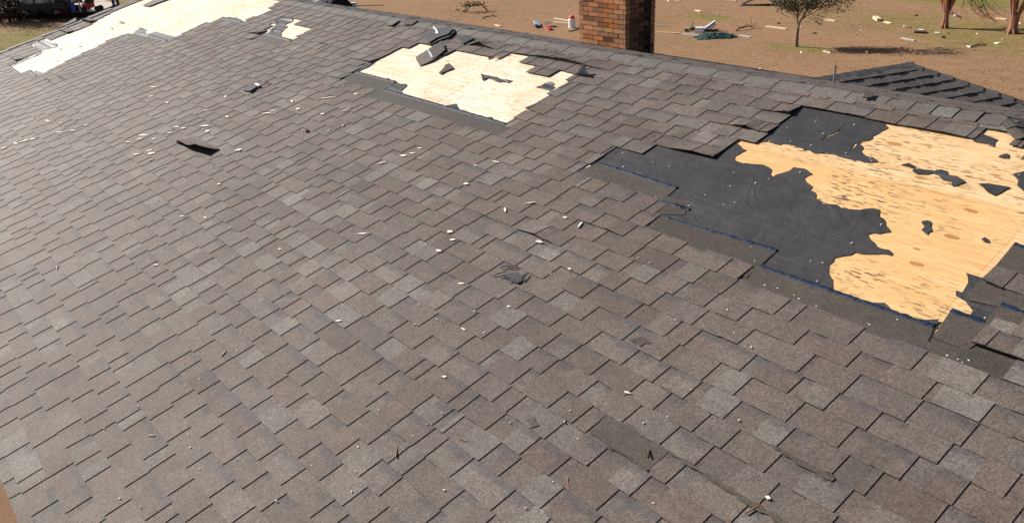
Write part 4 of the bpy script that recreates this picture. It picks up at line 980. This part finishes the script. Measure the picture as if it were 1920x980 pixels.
for i,(sx,sy,a,b,c,mt,lb) in enumerate(((-.85,-.3,.5,.4,.32,'white','white cooler box at the left end of the trailer bed'),(-.3,-.35,.4,.35,.28,'white','white tool box in the middle of the trailer bed'),(.35,-.3,.5,.35,.25,'wood','tan crate at the right of the trailer bed'))):
    c0=q+X*sx+Y*sy+Zv*.511; m=MB(); bx(m,c0,X,Y,a,b,c*.8); bx(m,c0+Zv*c*.8,X,Y,a+.03,b+.03,c*.2); bx(m,c0+Zv*c,X,Y,a*.4,.03,.04)
    tag(m.build('tool_box',M[mt],loc=c0),lb,'box')
c0=q+X*-.55+Y*.25+Zv*.511; m=MB(); m.tube([c0,c0+Zv*.1,c0+Zv*.55,c0+Zv*.6],[.22,.25,.25,.18],14); tag(m.build('keg',M['wood'],loc=c0),'tan drum standing at the back of the trailer','drum')
c0=q+X*.75+Y*-.35+Zv*.511; m=MB(); bx(m,c0,X,Y,.4,.3,.22); m.tube([c0+Zv*.22,c0+Zv*.30,c0+X*.15+Zv*.34],[.06,.05,.03],8); tag(m.build('blower',M['red'],loc=c0),'red machine lying on the trailer bed','machine')
# red fuel cans and clutter beside the trailer
for i,(px,py,s_) in enumerate(((111,22.5,.26),(117,25.5,.28))):
    c0=dp(px,py); rc=thing('fuel_can',('red fuel can beside the trailer, farther one','red fuel can beside the trailer next to the black bin')[i],'fuel can',c0)
    m=MB(); bx(m,c0,X,Y,s_,s_*.6,s_*.9); bx(m,c0+Zv*s_*.9,X,Y,s_*.7,s_*.4,s_*.12); m.build('body',M['red'],rc); m=MB(); m.tube([c0+X*.1+Zv*s_,c0+X*.16+Zv*(s_+.12),c0+X*.28+Zv*(s_+.2)],[.03,.025,.02],8); m.build('spout',M['black'],rc)
    m=MB(); m.tube([c0-X*.12+Zv*s_,c0-X*.08+Zv*(s_+.09),c0+X*.04+Zv*(s_+.09),c0+X*.06+Zv*s_],.018,6); m.build('handle',M['red'],rc)
c0=dp(108,25); m=MB(); bx(m,c0,(X*.9+Y*.3).normalized(),(Y*.9-X*.3).normalized(),.55,.12,.10); tag(m.build('white_pipe',M['white'],loc=c0),'short white pipe lying under the trailer edge','pipe')
c0=dp(124.5,24.5); bn=thing('trash_bin','black wheeled trash bin between trailer and blue drum','bin',c0)
m=MB(); b_=[c0+X*a+Y*b for a,b in ((-.2,-.22),(.2,-.22),(.2,.22),(-.2,.22))]; t_=[c0+X*a*1.3+Y*b*1.3+Zv*.62 for a,b in ((-.2,-.22),(.2,-.22),(.2,.22),(-.2,.22))]; m.hexa(b_,t_); m.build('tub',M['black'],bn)
m=MB(); bx(m,c0+Zv*.62,X,Y,.58,.62,.05); m.build('lid',M['black'],bn); wheel(c0+X*.22+Y*.24+Zv*.1,X,.1,.05,bn); wheel(c0-X*.22+Y*.24+Zv*.1,X,.1,.05,bn)
c0=dp(139,24.5); bd=thing('barrel','bright blue plastic barrel on the driveway','barrel',c0)
m=MB(); m.tube([c0,c0+Zv*.04,c0+Zv*.3,c0+Zv*.32,c0+Zv*.34,c0+Zv*.42],[.10,.115,.125,.135,.125,.125],16); m.build('body',M['blue'],bd); m=MB(); m.tube([c0+Zv*.42,c0+Zv*.46,c0+Zv*.52],[.14,.14,.08],16); m.build('lid',M['blue'],bd)
c0=dp(133,21); m=MB(); bx(m,c0,X,Y,.14,.2,.4); bx(m,c0+Zv*.4,X,Y,.08,.1,.2); tag(m.build('sprayer',M['bluegrey'],loc=c0),'small blue grey tank between black bin and blue barrel','tank')
for i,(px,py) in enumerate(((146,21),(150,22))):
    c0=dp(px,py); m=MB(); m.tube([c0,c0+Zv*.2,c0+Zv*.3],[.1,.13,.13],10); tag(m.build('flower_pot',M['darkwood'],loc=c0),('brown pot just right of the blue barrel','brown pot second right of the blue barrel')[i],'pot')
c0=dp(162,22); m=MB(); bx(m,c0,X,Y,.45,.3,.1); bx(m,c0+Zv*.1,X,Y,.3,.2,.05); tag(m.build('white_tub',M['white'],loc=c0),'low white tub between pots and red tiller','tub')
c0=dp(153,23); m=MB(); bx(m,c0,X,Y,.12,.12,.28); m.tube([c0+Zv*.28,c0+Zv*.5],.03,6); tag(m.build('jug',M['greymetal'],loc=c0),'grey jug left of the low white tub','jug')
c0=dp(174,22); tl=thing('tiller','red walk behind tiller with dark tyres on the driveway','tiller',c0)
m=MB(); bx(m,c0+Zv*.2-X*.15,X,Y,.5,.35,.22); m.build('deck',M['red'],tl); m=MB(); bx(m,c0+Zv*.42-X*.05,X,Y,.32,.3,.28); m.tube([c0+Zv*.7,c0+Zv*.82],.09,8); m.build('engine',M['black'],tl)
for sx in (-.32,.36):
    for sy in (-.2,.2): wheel(c0+X*sx+Y*sy+Zv*.14,Y,.14,.09,tl)
m=MB(); m.tube([c0+X*.1+Zv*.4,c0+X*.45+Zv*.85,c0+X*.62+Zv*1.15],.022,6); m.tube([c0+X*.62+Zv*1.15-Y*.25,c0+X*.62+Zv*1.15+Y*.25],.022,6); m.build('handlebar',M['black'],tl)
for (px,py,h_,lb) in ((155,12,2.0,'thin dark post behind the blue barrel'),(171,3,2.2,'dark post behind the red tiller')):
    c0=gp(px,py); m=MB(); m.tube([c0,c0+Zv*h_],[.04,.035],8); m.tube([c0+Zv*h_,c0+Zv*(h_+.05)],[.055,.02],8); tag(m.build('post',M['darkwood'],loc=c0),lb,'post')

# person
pb0=gp(220.5,21.5)
per=thing('person','person in blue jeans and dark jacket standing beyond the far rake','person',pb0)
def skin(name,mat,verts,edges,rad,parent,sub=2):
    me=bpy.data.meshes.new(name); me.from_pydata([Vector(v) for v in verts],edges,[]); o=bpy.data.objects.new(name,me); link(o); o.parent=parent; BASE[o]=BASE[parent]
    o.modifiers.new('Skin','SKIN'); me.skin_vertices.update() if hasattr(me.skin_vertices,'update') else None
    if not me.skin_vertices:
        bm=bmesh.new(); bm.from_mesh(me); bm.verts.layers.skin.verify(); bm.to_mesh(me); bm.free()
    for i,r in enumerate(rad): me.skin_vertices[0].data[i].radius=(r,r)
    me.skin_vertices[0].data[0].use_root=True
    s_=o.modifiers.new('Sub','SUBSURF'); s_.levels=sub; s_.render_levels=sub
    me.materials.append(mat); return o
def V(a,b,c): return X*a+Y*b+Zv*c
body=[V(0,0,.93),V(0,.0,1.15),V(0,0,1.38),V(0,-.01,1.50),V(0,-.03,1.60),V(0,-.04,1.70),
 V(-.10,0,.88),V(-.12,-.02,.48),V(-.13,.03,.08),V(-.13,-.10,.03),V(.10,0,.88),V(.14,-.05,.48),V(.15,.0,.08),V(.15,-.13,.03),
 V(-.19,0,1.40),V(-.25,.03,1.12),V(-.24,-.08,.88),V(-.24,-.11,.78),V(.19,0,1.40),V(.26,.02,1.12),V(.26,-.09,.88),V(.26,-.12,.78)]
be=[(0,1),(1,2),(2,3),(3,4),(4,5),(0,6),(6,7),(7,8),(8,9),(0,10),(10,11),(11,12),(12,13),(2,14),(14,15),(15,16),(16,17),(2,18),(18,19),(19,20),(20,21)]
bo=skin('body',M['skin'],body,be,[.13,.12,.13,.06,.085,.09,.085,.058,.04,.035,.085,.058,.04,.035,.055,.042,.032,.035,.055,.042,.032,.035],per)
skin('jeans',M['jeans'],[V(0,0,.96),V(-.10,0,.86),V(-.12,-.02,.48),V(-.13,.03,.10),V(.10,0,.86),V(.14,-.05,.48),V(.15,0,.10)],[(0,1),(1,2),(2,3),(0,4),(4,5),(5,6)],[.15,.105,.08,.068,.105,.08,.068],per)
skin('jacket',M['jacket'],[V(0,0,.98),V(0,0,1.18),V(0,0,1.40),V(0,0,1.47),V(-.19,0,1.40),V(-.25,.03,1.12),V(-.24,-.07,.90),V(.19,0,1.40),V(.26,.02,1.12),V(.26,-.08,.90)],[(0,1),(1,2),(2,3),(2,4),(4,5),(5,6),(2,7),(7,8),(8,9)],[.155,.15,.16,.085,.075,.06,.048,.075,.06,.048],per)
skin('hair',M['hair'],[V(0,-.0,1.72),V(0,.01,1.76),V(0,.03,1.68)],[(0,1),(0,2)],[.085,.075,.075],per)
for sx,fy in ((-.13,-.03),(.15,-.06)):
    skin('shoe',M['rubber'],[V(sx,fy+.07,.05),V(sx,fy-.06,.045),V(sx,fy-.14,.035)],[(0,1),(1,2)],[.055,.055,.042],per)

# ------------------------------------------------------------------ dead grass tufts on the visible lawn
gs=MB(); random.seed(4)
cnt=0
while cnt<30000:
    px,py=(random.uniform(560,1960),random.uniform(-4,200)) if random.random()<.85 else (random.uniform(-20,270),random.uniform(0,95))
    q=gp(px,py); dist=(q-CAM).length
    if random.random()>min(1,(dist/34)**2): continue
    cnt+=1
    h_=random.uniform(.012,.035); a=random.uniform(0,math.tau); s_=Vector((math.cos(a),math.sin(a),0))*random.uniform(.006,.014); ln=Vector((random.gauss(0,.03),random.gauss(0,.03),h_))
    gs.face([q-s_,q+s_,q+ln],(random.random(),random.uniform(.6,1.25),0,1))
tag(gs.build('dead_grass',M['grass']),kind='stuff')
